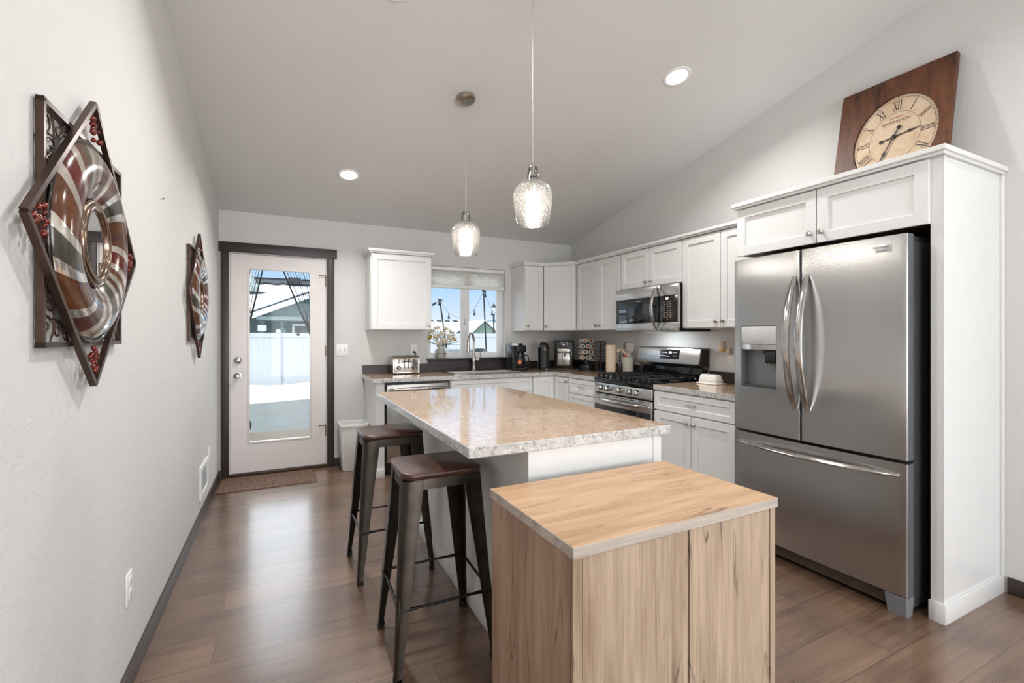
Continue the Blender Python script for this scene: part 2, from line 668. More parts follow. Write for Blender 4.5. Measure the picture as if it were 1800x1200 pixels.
RY = -0.8            # ridge of the vaulted ceiling
RZ = ceil_z(RY)
YR = -5.0            # rear wall
ZR = RZ - SL * (RY - YR)
struct(MB().box(XL - 0.15, XR + 0.15, YR - 0.15, D + 0.15, -0.12, 0).build('floor', FLOOR, smooth=0))
m = MB()
x0, x1 = XL - 0.4, XR + 0.4
ye, yb = D + 0.6, YR - 0.5
m.prism([(x0, ye, ceil_z(ye)), (x0, RY, RZ), (x0, yb, ZR - SL * 0.5), (x0, yb, ZR + 0.15), (x0, RY, RZ + 0.25), (x0, ye, ceil_z(ye) + 0.2)], (x1 - x0, 0, 0))
struct(m.build('ceiling', CEIL, smooth=0))


def side_wall(name, xa, xb, hole=None):
    m = MB()
    prof = [(YR - 0.15, -0.12), (D + 0.15, -0.12), (D + 0.15, ceil_z(D + 0.15) + 0.02), (RY, RZ + 0.02), (YR - 0.15, ZR)]
    if hole is None:
        m.prism([(xa, y, z) for y, z in prof], (xb - xa, 0, 0))
    else:
        ya, yc, za, zc = hole
        zt = lambda y: min(ceil_z(y), RZ - SL * (RY - y)) + 0.02
        m.prism([(xa, y, z) for y, z in [(yc, -0.12), (D + 0.15, -0.12), (D + 0.15, zt(D + 0.15)), (RY, zt(RY)), (yc, zt(yc))]], (xb - xa, 0, 0))
        m.prism([(xa, y, z) for y, z in [(YR - 0.15, -0.12), (ya, -0.12), (ya, zt(ya)), (YR - 0.15, zt(YR - 0.15))]], (xb - xa, 0, 0))
        m.prism([(xa, y, z) for y, z in [(ya, -0.12), (yc, -0.12), (yc, za), (ya, za)]], (xb - xa, 0, 0))
        m.prism([(xa, y, z) for y, z in [(ya, zc), (yc, zc), (yc, zt(yc)), (ya, zt(ya))]], (xb - xa, 0, 0))
    return struct(m.build(name, WALL, smooth=0))


side_wall('wall_left', XL - 0.15, XL)
side_wall('wall_right', XR, XR + 0.15, (-2.9, -0.9, 0.8, 2.1))
DX0, DX1, DZ1 = -0.43, 0.409, 2.075       # door opening
WX0, WX1, WZ0, WZ1 = 1.431, 2.369, 1.04, 2.077   # window opening
m = MB()
zt = ceil_z(D) + 0.06
for a in ((XL, DX0, 0, zt), (DX0, DX1, DZ1, zt), (DX1, WX0, 0, zt), (WX0, WX1, 0, WZ0), (WX0, WX1, WZ1, zt), (WX1, XR, 0, zt)):
    m.box(a[0], a[1], D, D + 0.15, a[2] - (0.12 if a[2] == 0 else 0), a[3])
struct(m.build('wall_back', WALL, smooth=0))
m = MB()
for a in ((XL, -0.35, 0, ZR + 0.02), (-0.35, 2.75, 2.2, ZR + 0.02), (2.75, XR, 0, ZR + 0.02)):
    m.box(a[0], a[1], YR - 0.15, YR, a[2] - (0.12 if a[2] == 0 else 0), a[3])
struct(m.build('wall_rear', WALL, smooth=0))
# rear sliding door frame and the side window (both behind the camera)
r = struct(root('door_2', (1.2, YR - 0.08, 0)))
m = MB()
for xa, xb in ((-0.35, -0.28), (1.16, 1.24), (2.68, 2.75)):
    m.box(xa, xb, YR - 0.12, YR - 0.05, 0, 2.2)
m.box(-0.28, 2.68, YR - 0.12, YR - 0.05, 2.12, 2.2)
m.box(-0.28, 2.68, YR - 0.12, YR - 0.05, 0.0, 0.07)
m.build('frame', VINYL, r)
MB().box(-0.28, 2.68, YR - 0.09, YR - 0.085, 0.07, 2.12).build('pane', GLASS, r)
r = struct(root('window_2', (XR + 0.08, -1.9, 0.8)))
m = MB()
for ya, yb2 in ((-2.9, -2.84), (-1.93, -1.87), (-0.96, -0.9)):
    m.box(XR + 0.05, XR + 0.11, ya, yb2, 0.8, 2.1)
m.box(XR + 0.05, XR + 0.11, -2.84, -0.96, 2.04, 2.1)
m.box(XR + 0.05, XR + 0.11, -2.84, -0.96, 0.8, 0.86)
m.build('frame', VINYL, r)
MB().box(XR + 0.075, XR + 0.08, -2.84, -0.96, 0.86, 2.04).build('pane', GLASS, r)

# back door casing, baseboards, sill
struct(MB().box(-0.493, -0.429, D - 0.02, D, 0, 2.072, 0.002).build('trim_1', TRIM))
struct(MB().box(0.408, 0.472, D - 0.02, D, 0, 2.072, 0.002).build('trim_2', TRIM))
struct(MB().box(XL, 0.498, D - 0.026, D, 2.07, 2.16, 0.002).build('trim_3', TRIMX))
struct(MB().box(XL, XL + 0.012, YR, D - 0.002, 0, 0.083, 0.002).build('baseboard_left', TRIMY))
struct(MB().box(0.472, 0.764, D - 0.012, D, 0, 0.083, 0.002).build('baseboard_back', TRIMX))
struct(MB().box(XR - 0.012, XR, YR, 1.00, 0, 0.083, 0.002).build('baseboard_right', TRIMY))
struct(MB().box(WX0 - 0.012, WX1 + 0.03, D - 0.055, D + 0.085, 1.036, 1.053, 0.003).build('trim_4', TRIMX))

# back door: leaf with tall glass
r = struct(root('door_1', (0, D, 0)))
LX0, LX1, LZ0, LZ1 = -0.416, 0.396, 0.032, 2.06
GX0, GX1, GZ0, GZ1 = -0.268, 0.255, 0.31, 1.925
m = MB()
y0, y1 = D + 0.012, D + 0.056
m.box(LX0, GX0, y0, y1, LZ0, LZ1)
m.box(GX1, LX1, y0, y1, LZ0, LZ1)
m.box(GX0, GX1, y0, y1, LZ0, GZ0)
m.box(GX0, GX1, y0, y1, GZ1, LZ1)
m.build('leaf', DOORW, r, 0)
m = MB()
for a in ((GX0 - 0.014, GX0 + 0.004, GZ0 - 0.014, GZ1 + 0.014), (GX1 - 0.004, GX1 + 0.014, GZ0 - 0.014, GZ1 + 0.014), (GX0 + 0.004, GX1 - 0.004, GZ0 - 0.014, GZ0 + 0.004), (GX0 + 0.004, GX1 - 0.004, GZ1 - 0.004, GZ1 + 0.014)):
    m.box(a[0], a[1], y0 - 0.006, y0 + 0.02, a[2], a[3], 0.003)
m.build('glazing_bead', DOORW, r)
MB().box(GX0, GX1, D + 0.032, D + 0.037, GZ0, GZ1).build('pane', GLASS, r)
m = MB()
m.box(DX0, LX0 - 0.004, D, D + 0.12, 0.0, DZ1)
m.box(LX1 + 0.004, DX1, D, D + 0.12, 0.0, DZ1)
m.box(LX0 - 0.004, LX1 + 0.004, D, D + 0.12, LZ1 + 0.004, DZ1)
m.build('jamb', DOORW, r, 0)
MB().box(DX0, DX1, D - 0.01, D + 0.14, 0, 0.03, 0.004).build('threshold', plain('bronze_threshold', (74, 58, 46), 0.4, 0.5), r)
for nm, z, rr in (('deadbolt', 1.075, 0.031), ('door_knob', 0.933, 0.033)):
    m = MB()
    if nm == 'deadbolt':
        m.lathe([(0.0, -0.026), (0.018, -0.026), (rr - 0.004, -0.02), (rr, -0.008), (rr, 0.0)], (-0.36, y0, z), 'Y', 24, False, True)
        m.box(-0.366, -0.354, y0 - 0.036, y0 - 0.022, z - 0.015, z + 0.015, 0.003)
    else:
        m.lathe([(0.0, -0.066), (0.016, -0.065), (0.025, -0.056), (0.027, -0.046), (0.021, -0.034), (0.012, -0.026), (0.012, -0.008), (rr, -0.007), (rr, 0.0)], (-0.36, y0, z), 'Y', 24, False, True)
    m.build(nm, NICKEL, r)
for z in (1.84, 1.15, 0.36):
    m = MB()
    m.box(LX1 - 0.002, LX1 + 0.006, y0 - 0.003, y0, z - 0.05, z + 0.05)
    m.tube([(LX1 + 0.002, y0 - 0.007, z - 0.052), (LX1 + 0.002, y0 - 0.007, z + 0.055)], 0.006)
    if z != 1.15:
        m.tube([(LX1, y0 - 0.012, z + 0.058), (LX1 - 0.03, y0 - 0.02, z + 0.056), (LX1 - 0.058, y0 - 0.03, z + 0.058)], 0.004)
        m.sphere((LX1 - 0.06, y0 - 0.03, z + 0.058), 0.007, 8)
    m.build('hinge', plain('bronze_hinge', (120, 86, 62), 0.35, 0.9), r)

# kitchen window
r = struct(root('window_1', ((WX0 + WX1) / 2, D + 0.09, WZ0)))
m = MB()
fy0, fy1 = D + 0.085, D + 0.15
m.box(WX0, WX0 + 0.035, fy0, fy1, WZ0, WZ1)
m.box(WX1 - 0.035, WX1, fy0, fy1, WZ0, WZ1)
m.box(WX0 + 0.035, WX1 - 0.035, fy0, fy1, WZ0, WZ0 + 0.045)
m.box(WX0 + 0.035, WX1 - 0.035, fy0, fy1, WZ1 - 0.035, WZ1)
m.box(1.862, 1.935, fy0, fy1, WZ0 + 0.045, WZ1 - 0.035)
m.build('window_frame', VINYL, r, 0)
for nm, xa, xb, yy in (('sash', WX0 + 0.035, 1.880, D + 0.098), ('sash', 1.925, WX1 - 0.035, D + 0.098)):
    m = MB()
    s_ = 0.028
    za, zb = WZ0 + 0.045, WZ1 - 0.035
    m.box(xa, xa + s_, yy, yy + 0.03, za, zb)
    m.box(xb - s_, xb, yy, yy + 0.03, za, zb)
    m.box(xa + s_, xb - s_, yy, yy + 0.03, za, za + s_)
    m.box(xa + s_, xb - s_, yy, yy + 0.03, zb - s_, zb)
    sa = m.build('sash', VINYL, r, 0)
    MB().box(xa + s_, xb - s_, yy + 0.013, yy + 0.017, za + s_, zb - s_).build('pane', GLASS, sa)
m = MB()
m.box(1.885, 1.897, D + 0.075, D + 0.09, 1.42, 1.50, 0.003)
m.build('latch', LGREY, r)

# pleated blind, pulled most of the way up
r = root('pleated_blind', (1.9, D + 0.03, 2.07), 'white pleated shade drawn up at the top of the window over the sink', 'blind')
MB().box(WX0 + 0.005, WX1 - 0.004, D + 0.005, D + 0.06, 2.035, 2.074, 0.004).build('headrail', WHITE, r)
m = MB()
n = 9
zz0, zz1 = 1.875, 2.035
for side in (0, 1):
    pass
pts = []
for i in range(2 * n + 1):
    pts.append((D + (0.022 if i % 2 else 0.036), zz0 + (zz1 - zz0) * i / (2 * n)))
xa, xb = WX0 + 0.008, WX1 - 0.007
fr = [[m.v((x, y, z)) for (y, z) in pts] for x in (xa, xb)]
bk = [[m.v((x, y + 0.012, z)) for (y, z) in pts] for x in (xa, xb)]
for i in range(2 * n):
    m.f([fr[0][i], fr[1][i], fr[1][i + 1], fr[0][i + 1]])
    m.f([bk[0][i], bk[0][i + 1], bk[1][i + 1], bk[1][i]])
    m.f([fr[0][i], fr[0][i + 1], bk[0][i + 1], bk[0][i]])
    m.f([fr[1][i], bk[1][i], bk[1][i + 1], fr[1][i + 1]])
m.f([fr[0][0], bk[0][0], bk[1][0], fr[1][0]])
m.f([fr[0][-1], fr[1][-1], bk[1][-1], bk[0][-1]])
t_ = NT('shade_fabric')
t_.base(lin((236, 235, 232)), 0.9)
tl_ = t_.n('BsdfTranslucent')
tl_.inputs[0].default_value = (0.98, 0.97, 0.95, 1)
mx_ = t_.n('MixShader')
mx_.inputs[0].default_value = 0.75
t_.l(t_.p.outputs[0], mx_.inputs[1])
t_.l(tl_.outputs[0], mx_.inputs[2])
t_.l(mx_.outputs[0], t_.out.inputs['Surface'])
m.build('pleats', t_.m, r, 0)
MB().box(WX0 + 0.006, WX1 - 0.005, D + 0.012, D + 0.055, 1.836, 1.875, 0.004).build('bottom_rail', WHITE, r)

# ------------------------------------------------------------------ cabinets
def knob(parent, T, u, z, name='knob'):
    return MB(T).lathe([(0.0, -0.029), (0.009, -0.0285), (0.014, -0.022), (0.0135, -0.017), (0.006, -0.011), (0.0055, -0.003), (0.0085, 0.0)], (u, 0, z), 'Y', 18, False, True).build(name, NICKEL, parent)


def pull(parent, T, u, z):
    m = MB(T)
    m.tube([(u - 0.038, 0, z), (u - 0.034, -0.016, z), (u - 0.02, -0.024, z), (u, -0.026, z), (u + 0.02, -0.024, z), (u + 0.034, -0.016, z), (u + 0.038, 0, z)], [0.006, 0.0045, 0.0055, 0.007, 0.0055, 0.0045, 0.006], 8)
    for k in (-0.014, 0, 0.014):
        m.sphere((u + k, -0.026, z), 0.0085, 8, (1, 1, 0.9))
    return m.build('pull', NICKEL, parent)


def shaker(parent, T, u0, u1, z0, z1, name='door', st=0.056, t=0.019, rec=0.009):
    m = MB(T)
    b = 0.0015
    m.box(u0, u0 + st, 0, t, z0, z1, b, 1)
    m.box(u1 - st, u1, 0, t, z0, z1, b, 1)
    m.box(u0 + st, u1 - st, 0, t, z0, z0 + st, b, 1)
    m.box(u0 + st, u1 - st, 0, t, z1 - st, z1, b, 1)
    m.box(u0 + st - 0.004, u1 - st + 0.004, rec, t - 0.002, z0 + st - 0.004, z1 - st + 0.004)
    return m.build(name, CAB, parent, 30)


def crown(parent, T, u0, u1, z0, z1, e0=0.0, e1=0.0, depth=0.33, over=0.024):
    m = MB(T)
    m.box(u0 - e0, u1 + e1, -over, depth, z0 + 0.014, z1, 0.002, 1)
    m.box(u0 - e0 * 0.5, u1 + e1 * 0.5, -over * 0.5, depth, z0, z0 + 0.014)
    return m.build('crown_molding', CAB, parent, 30)


def cab_body(parent, T, u0, u1, z0, z1, dep, d0=0.0195):
    m = MB(T)
    m.box(u0, u1, d0, dep, z0, z1)
    return m.build('body', CAB, parent, 0)


YU = D - 0.335
UZ0, UZ1, UC = 1.362, 2.098, 2.134
T = fY(YU)
r = root('wall_cabinet', (1.077, D - 0.16, UZ0), 'white single-door wall cabinet hanging between the back door and the window', 'cabinet')
cab_body(r, T, 0.775, 1.379, UZ0, 2.11, 0.334)
crown(r, T, 0.775, 1.379, 2.11, 2.148, 0.026, 0.026, 0.334)
dr = shaker(r, T, 0.782, 1.372, UZ0 + 0.006, 2.104)
knob(dr, T, 1.345, 1.412)

r = root('wall_cabinet', (2.57, D - 0.16, UZ0), 'narrow white wall cabinet just right of the window, beside the diagonal corner cabinet', 'cabinet')
cab_body(r, T, 2.451, 2.693, UZ0, UZ1, 0.334)
crown(r, T, 2.451, 2.693, UZ1, UC, 0.026, 0.0, 0.334)
dr = shaker(r, T, 2.458, 2.688, UZ0 + 0.006, UZ1 - 0.006)
knob(dr, T, 2.487, 1.412)

A, B = Vector((2.694, 4.634, 0)), Vector((2.961, 4.359, 0))
eu = (B - A).normalized()
en = Vector((-eu.y, eu.x, 0))
if en.x < 0:
    en = -en
TD = Matrix(((eu.x, en.x, 0, A.x), (eu.y, en.y, 0, A.y), (0, 0, 1, 0), (0, 0, 0, 1)))
LD = (B - A).length
r = root('corner_wall_cabinet', (3.05, 4.72, UZ0), 'white wall cabinet set diagonally across the kitchen corner', 'cabinet')
k = en * 0.0195
m = MB()
m.prism([(A.x + k.x - 0.0, A.y + k.y, UZ0), (B.x + k.x, B.y + k.y, UZ0), (XR - 0.001, B.y + k.y, UZ0), (XR - 0.001, D - 0.001, UZ0), (A.x + k.x, D - 0.001, UZ0)], (0, 0, UZ1 - UZ0))
m.build('body', CAB, r, 0)
o2 = en * -0.024
m = MB()
m.prism([(A.x + o2.x + 0.012, A.y + o2.y + 0.002, UZ1 + 0.014), (B.x + o2.x + 0.002, B.y + o2.y + 0.012, UZ1 + 0.014), (XR - 0.001, B.y + 0.004, UZ1 + 0.014), (XR - 0.001, D - 0.001, UZ1 + 0.014), (A.x + 0.002, D - 0.001, UZ1 + 0.014)], (0, 0, UC - UZ1 - 0.014))
m.prism([(A.x + 0.002, A.y - 0.002, UZ1), (B.x - 0.002, B.y + 0.002, UZ1), (XR - 0.001, B.y + 0.002, UZ1), (XR - 0.001, D - 0.001, UZ1), (A.x + 0.002, D - 0.001, UZ1)], (0, 0, 0.014))
m.build('crown_molding', CAB, r, 0)
dr = shaker(r, TD, 0.008, LD - 0.006, UZ0 + 0.006, UZ1 - 0.006)
knob(dr, TD, 0.036, 1.412)

UX = XR - 0.335
T = fX(UX)
r = root('wall_cabinet', (XR - 0.16, 3.98, UZ0), 'white two-door wall cabinet between the corner cabinet and the microwave', 'cabinet')
cab_body(r, T, 3.600, 4.350, UZ0, UZ1, 0.334)
crown(r, T, 3.600, 4.358, UZ1, UC, 0, 0, 0.334)
for a, b, kk in ((3.605, 3.952, 3.925), (3.958, 4.343, 3.988)):
    dr = shaker(r, T, a, b, UZ0 + 0.006, UZ1 - 0.006)
    knob(dr, T, kk, 1.412)
r = root('wall_cabinet', (XR - 0.16, 3.21, 1.742), 'short white two-door wall cabinet above the microwave', 'cabinet')
cab_body(r, T, 2.824, 3.598, 1.742, UZ1, 0.334)
crown(r, T, 2.824, 3.598, UZ1, UC, 0, 0, 0.334)
for a, b, kk in ((2.829, 3.206, 3.178), (3.212, 3.593, 3.242)):
    dr = shaker(r, T, a, b, 1.748, UZ1 - 0.006)
    knob(dr, T, kk, 1.79)
r = root('wall_cabinet', (XR - 0.16, 2.45, UZ0), 'white two-door wall cabinet between the microwave and the refrigerator', 'cabinet')
cab_body(r, T, 2.080, 2.822, UZ0, UZ1, 0.334)
crown(r, T, 2.080, 2.822, UZ1, UC, 0, 0, 0.334)
for a, b, kk in ((2.085, 2.446, 2.418), (2.452, 2.817, 2.482)):
    dr = shaker(r, T, a, b, UZ0 + 0.006, UZ1 - 0.006)
    knob(dr, T, kk, 1.412)

# cabinet over the refrigerator, and the tall end panel
T = fX(2.660)
r = root('fridge_top_cabinet', (3.0, 1.57, 1.822), 'wide deep white two-door cabinet above the refrigerator, carrying the wall clock', 'cabinet')
cab_body(r, T, 1.070, 2.076, 1.822, 2.118, XR - 2.66 - 0.001)
m = MB(T)
m.box(1.085, 2.06, 0.03, XR - 2.67, 1.8212, 1.8218)
m.build('bare_underside', woodmat('particle_board', [(70, 40, 24), (96, 58, 34), (112, 70, 44)], 'Y', 0.7, 0.2), r, 0)
crown(r, T, 1.020, 2.076, 2.118, 2.156, 0.022, 0.022, XR - 2.66 - 0.001, 0.024)
for a, b, kk in ((1.068, 1.566, 1.538), (1.572, 2.070, 1.602)):
    dr = shaker(r, T, a, b, 1.816, 2.112)
    knob(dr, T, kk, 1.872)
r = root('fridge_end_panel', (3.0, 1.043, 0), 'tall white end panel standing right of the refrigerator', 'panel')
m = MB()
m.box(2.679, XR - 0.001, 1.021, 1.0685, 0, 2.117, 0.001, 1)
m.box(2.679, 2.70, 1.0195, 1.021, 0.09, 2.117)
m.build('body', CAB, r, 0)
MB().box(XR - 0.03, XR - 0.001, 1.009, 1.021, 0.09, 2.117, 0.003).build('edge_strip', CAB, r)
m = MB()
m.box(2.668, 2.679, 1.010, 1.073, 0, 0.09, 0.002)
m.box(2.679, XR - 0.001, 1.010, 1.021, 0, 0.09, 0.002)
m.build('base_molding', CAB, r)

# base cabinets
BZ = 0.873
T = fX(2.661)
WB = XR - 2.661


def base_body(r, T, u0, u1, dep, kick=0.06):
    m = MB(T)
    m.box(u0, u1, 0.0195, dep, 0.10, BZ)
    m.box(u0, u1, kick + 0.02, dep, 0.0, 0.10)
    return m.build('body', CAB, r, 0)


r = root('base_cabinet', (2.98, 2.453, 0), 'white base cabinet with one wide drawer over two doors, between range and refrigerator', 'cabinet')
base_body(r, T, 2.078, 2.828, WB - 0.002)
dr = shaker(r, T, 2.083, 2.823, 0.722, 0.864, 'drawer', 0.042)
pull(dr, T, 2.452, 0.793)
for a, b, kk in ((2.083, 2.450, 2.420), (2.456, 2.823, 2.488)):
    dr = shaker(r, T, a, b, 0.112, 0.712)
    knob(dr, T, kk, 0.658)
r = root('drawer_cabinet', (2.98, 3.83, 0), 'white three-drawer base cabinet left of the gas range', 'cabinet')
base_body(r, T, 3.600, 4.056, WB - 0.002)
for a, b in ((0.722, 0.864), (0.42, 0.712), (0.112, 0.41)):
    dr = shaker(r, T, 3.605, 4.051, a, b, 'drawer', 0.042)
    pull(dr, T, 3.828, (a + b) / 2)
r = root('corner_base_cabinet', (2.98, 4.5, 0), 'white corner base cabinet with two doors meeting at the inside corner', 'cabinet')
m = MB()
m.box(2.681, XR - 0.002, 4.060, 4.36, 0.10, BZ)
m.box(2.398, XR - 0.002, 4.3605, D - 0.002, 0.10, BZ)
m.box(2.74, XR - 0.002, 4.060, D - 0.002, 0.0, 0.10)
m.box(2.398, 2.74, 4.42, D - 0.002, 0.0, 0.10)
m.build('body', CAB, r, 0)
dr = shaker(r, T, 4.064, 4.336, 0.112, 0.864)
knob(dr, T, 4.092, 0.826)
TB = fY(4.341)
dr = shaker(r, TB, 2.402, 2.656, 0.112, 0.864)
r = root('sink_base_cabinet', (1.93, 4.66, 0), 'white sink base cabinet with a false drawer front, under the window', 'cabinet')
m = MB()
m.box(1.476, 2.394, 4.3605, 4.378, 0.10, BZ)
m.box(1.476, 1.494, 4.378, D - 0.002, 0.10, BZ)
m.box(2.376, 2.394, 4.378, D - 0.002, 0.10, BZ)
m.box(1.494, 2.376, 4.378, D - 0.002, 0.10, 0.118)
m.box(1.494, 2.376, D - 0.012, D - 0.002, 0.118, BZ)
m.box(1.476, 2.394, 4.42, D - 0.002, 0.0, 0.10)
m.build('body', CAB, r, 0)
shaker(r, TB, 1.481, 2.389, 0.722, 0.864, 'drawer_front', 0.042)
for a, b, kk in ((1.481, 1.932, 1.90), (1.938, 2.389, 1.97)):
    dr = shaker(r, TB, a, b, 0.112, 0.712)
    knob(dr, TB, kk, 0.658)
r = root('counter_end_panel', (0.807, 4.66, 0), 'white end panel closing the counter run beside the dishwasher', 'panel')
m = MB()
m.box(0.766, 0.848, 4.352, D - 0.013, 0.0, BZ, 0.001, 1)
m.build('body', CAB, r, 0)
MB().box(0.760, 0.849, 4.341, 4.352, 0.0, 0.085, 0.002).build('base_molding', CAB, r)

# dishwasher
r = root('dishwasher', (1.162, 4.65, 0), 'stainless steel dishwasher with a curved bar handle under the back counter', 'dishwasher')
m = MB()
m.box(0.853, 1.471, 4.372, 4.93, 0.09, 0.868)
m.box(0.853, 1.471, 4.43, 4.93, 0.0, 0.09)
m.build('body', BLACK, r, 0)
MB().box(0.868, 1.456, 4.338, 4.371, 0.135, 0.848, 0.004).build('door', STEELP, r)
m = MB()
m.tube([(0.885, 4.335, 0.80), (0.90, 4.318, 0.803), (0.95, 4.30, 0.806), (1.06, 4.285, 0.81), (1.162, 4.282, 0.811), (1.264, 4.285, 0.81), (1.375, 4.30, 0.806), (1.425, 4.318, 0.803), (1.44, 4.335, 0.80)], [0.012, 0.014, 0.016, 0.017, 0.017, 0.017, 0.016, 0.014, 0.012], 12)
m.build('handle', STEELH, r)

# ------------------------------------------------------------------ worktops
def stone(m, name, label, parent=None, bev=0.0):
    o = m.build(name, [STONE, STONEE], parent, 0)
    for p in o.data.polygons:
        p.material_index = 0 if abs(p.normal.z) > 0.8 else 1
    if label:
        tag(o, label, 'countertop')
    return o


CT = 0.875
SX0, SX1, SY0, SY1 = 1.565, 2.335, 4.425, 4.80


def slab(m, xs, ys, full, z0, z1):     # one closed slab over the filled cells of a grid
    V = {}

    def vv(i, j, k):
        if (i, j, k) not in V:
            V[(i, j, k)] = m.v((xs[i], ys[j], (z0, z1)[k]))
        return V[(i, j, k)]
    for i, j in full:
        m.f([vv(i, j, 1), vv(i + 1, j, 1), vv(i + 1, j + 1, 1), vv(i, j + 1, 1)])
        m.f([vv(i, j, 0), vv(i, j + 1, 0), vv(i + 1, j + 1, 0), vv(i + 1, j, 0)])
        for di, dj, (a, b) in ((-1, 0, ((i, j), (i, j + 1))), (1, 0, ((i + 1, j), (i + 1, j + 1))), (0, -1, ((i, j), (i + 1, j))), (0, 1, ((i, j + 1), (i + 1, j + 1)))):
            if (i + di, j + dj) not in full:
                m.f([vv(*a, 0), vv(*b, 0), vv(*b, 1), vv(*a, 1)])


m = MB()
xs = [0.741, SX0, SX1, 2.655, XR - 0.001]
ys = [3.596, 4.321, SY0, SY1, D - 0.001]
slab(m, xs, ys, {(3, 0)} | {(i, j) for i in range(4) for j in (1, 2, 3) if (i, j) != (1, 2)}, CT, C)
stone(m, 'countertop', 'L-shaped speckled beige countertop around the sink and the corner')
m = MB()
m.box(2.655, XR - 0.001, 2.076, 2.830, CT, C, 0.002, 1)
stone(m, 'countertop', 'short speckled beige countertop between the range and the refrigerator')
m = MB()
m.box(0.580, 1.518, 1.508, 3.270, 0.874, C, 0.003, 1)
stone(m, 'island_countertop', 'large speckled beige island countertop with edges coloured paler for cool light')

r = root('kitchen_island', (1.11, 2.37, 0), 'white kitchen island base under the large beige top, beside the bar stools', 'island')
m = MB()
m.box(0.822, 1.463, 1.524, 3.20, 0.0, 0.8735)
m.build('body', CAB, r, 0)
MB().box(1.428, 1.463, 1.520, 1.524, 0.0, 0.873).build('corner_stile', CAB, r, 0)
m = MB()
m.box(0.810, 0.822, 1.512, 3.20, 0.0, 0.09, 0.002)
m.box(0.822, 1.428, 1.512, 1.524, 0.0, 0.09, 0.002)
m.build('base_molding', CAB, r)
T2 = Matrix(((0, -1, 0, 1.483), (1, 0, 0, 0), (0, 0, 1, 0), (0, 0, 0, 1)))
for a, b, kk in ((1.53, 2.08, 2.05), (2.086, 2.636, 2.116), (2.642, 3.192, 3.16)):
    dr = shaker(r, T2, a, b, 0.112, 0.712)
    knob(dr, T2, kk, 0.66)
    shaker(r, T2, a, b, 0.722, 0.864, 'drawer', 0.042)

# dark wooden backsplash strips
m = MB()
m.box(0.746, WX0, D - 0.019, D - 0.0005, C + 0.0005, 1.000, 0.0015, 1)
m.box(WX0, WX1 + 0.012, D - 0.019, D - 0.0005, C + 0.0005, 1.0355, 0.0015, 1)
m.box(WX1 + 0.012, XR - 0.02, D - 0.019, D - 0.0005, C + 0.0005, 1.000, 0.0015, 1)
tag(m.build('backsplash', TRIMX), 'dark wooden backsplash strip along the back wall under the window', 'backsplash')
tag(MB().box(XR - 0.019, XR - 0.0005, 3.600, D - 0.0005, C + 0.0005, 1.004, 0.0015, 1).build('backsplash', TRIMY), 'dark wooden backsplash strip behind the paper towel and utensil crock, left of the range', 'backsplash')
tag(MB().box(XR - 0.019, XR - 0.0005, 2.078, 2.826, C + 0.0005, 1.004, 0.0015, 1).build('backsplash', TRIMY), 'dark wooden backsplash strip behind the white butter dish', 'backsplash')

# sink and faucet
r = root('kitchen_sink', (1.95, 4.61, C), 'drop-in stainless steel sink in the counter under the window', 'sink')
m = MB()
z0, z1 = C + 0.0006, C + 0.0056
ox0, ox1, oy0, oy1 = 1.535, 2.365, 4.398, 4.905
ix0, ix1, iy0, iy1 = 1.58, 2.32, 4.44, 4.785
for a in ((ox0, ix0, oy0, oy1), (ix1, ox1, oy0, oy1), (ix0, ix1, oy0, iy0), (ix0, ix1, iy1, oy1)):
    m.box(a[0], a[1], a[2], a[3], z0, z1)
m.build('rim', STEELH, r, 0)
m = MB()
zb = C - 0.19
t_ = 0.004
for a in ((ix0 - t_, ix0, iy0, iy1, zb, z0), (ix1, ix1 + t_, iy0, iy1, zb, z0), (ix0 - t_, ix1 + t_, iy0 - t_, iy0, zb, z0), (ix0 - t_, ix1 + t_, iy1, iy1 + t_, zb, z0), (ix0 - t_, ix1 + t_, iy0 - t_, iy1 + t_, zb - t_, zb)):
    m.box(*a)
m.build('bowl', plain('sink_steel', (222, 220, 216), 0.38, 0.75, var=0.02), r, 0)
MB().lathe([(0.0, zb + 0.001), (0.03, zb + 0.001), (0.042, zb + 0.006), (0.045, zb + 0.001)], (1.95, 4.62, 0), 'Z', 20, False, False).build('drain', CHROME, r)
r = root('kitchen_faucet', (1.93, 4.865, C + 0.005), 'brushed nickel gooseneck faucet behind the sink', 'faucet')
m = MB()
zc = C + 0.005
m.lathe([(0.030, 0.0), (0.031, 0.006), (0.024, 0.014), (0.022, 0.08), (0.026, 0.10), (0.026, 0.14), (0.019, 0.155), (0.0165, 0.175), (0.018, 0.182), (0.014, 0.19)], (1.93, 4.865, zc), 'Z', 20)
m.build('base', NICKEL, r)
dv = Vector((-0.125, -0.155, 0))
dl = dv.length
dv.normalize()
pts = [(1.93, 4.865, zc + 0.17), (1.93, 4.865, zc + 0.24), (1.93, 4.865, zc + 0.30)]
for i in range(1, 13):
    a = PI * i / 12 * 0.98
    rr = dl / 2
    q = Vector((1.93, 4.865, zc + 0.315)) + dv * (rr - rr * math.cos(a)) + Vector((0, 0, rr * math.sin(a)))
    pts.append(q)
MB().tube(pts, 0.0125, 12).build('neck', NICKEL, r)
e0 = pts[-1]
MB().lathe([(0.0135, 0.0), (0.0145, -0.02), (0.016, -0.07), (0.021, -0.105), (0.020, -0.112), (0.0, -0.112)], tuple(e0), 'Z', 18, True, False).build('spray_head', NICKEL, r)
m = MB()
m.tube([(1.93, 4.865, zc + 0.12), (1.965, 4.86, zc + 0.12), (1.985, 4.858, zc + 0.12)], [0.017, 0.017, 0.019], 14)
m.tube([(1.985, 4.856, zc + 0.12), (2.0, 4.85, zc + 0.15), (2.002, 4.848, zc + 0.20)], [0.010, 0.0085, 0.0065], 10)
m.build('handle', NICKEL, r)

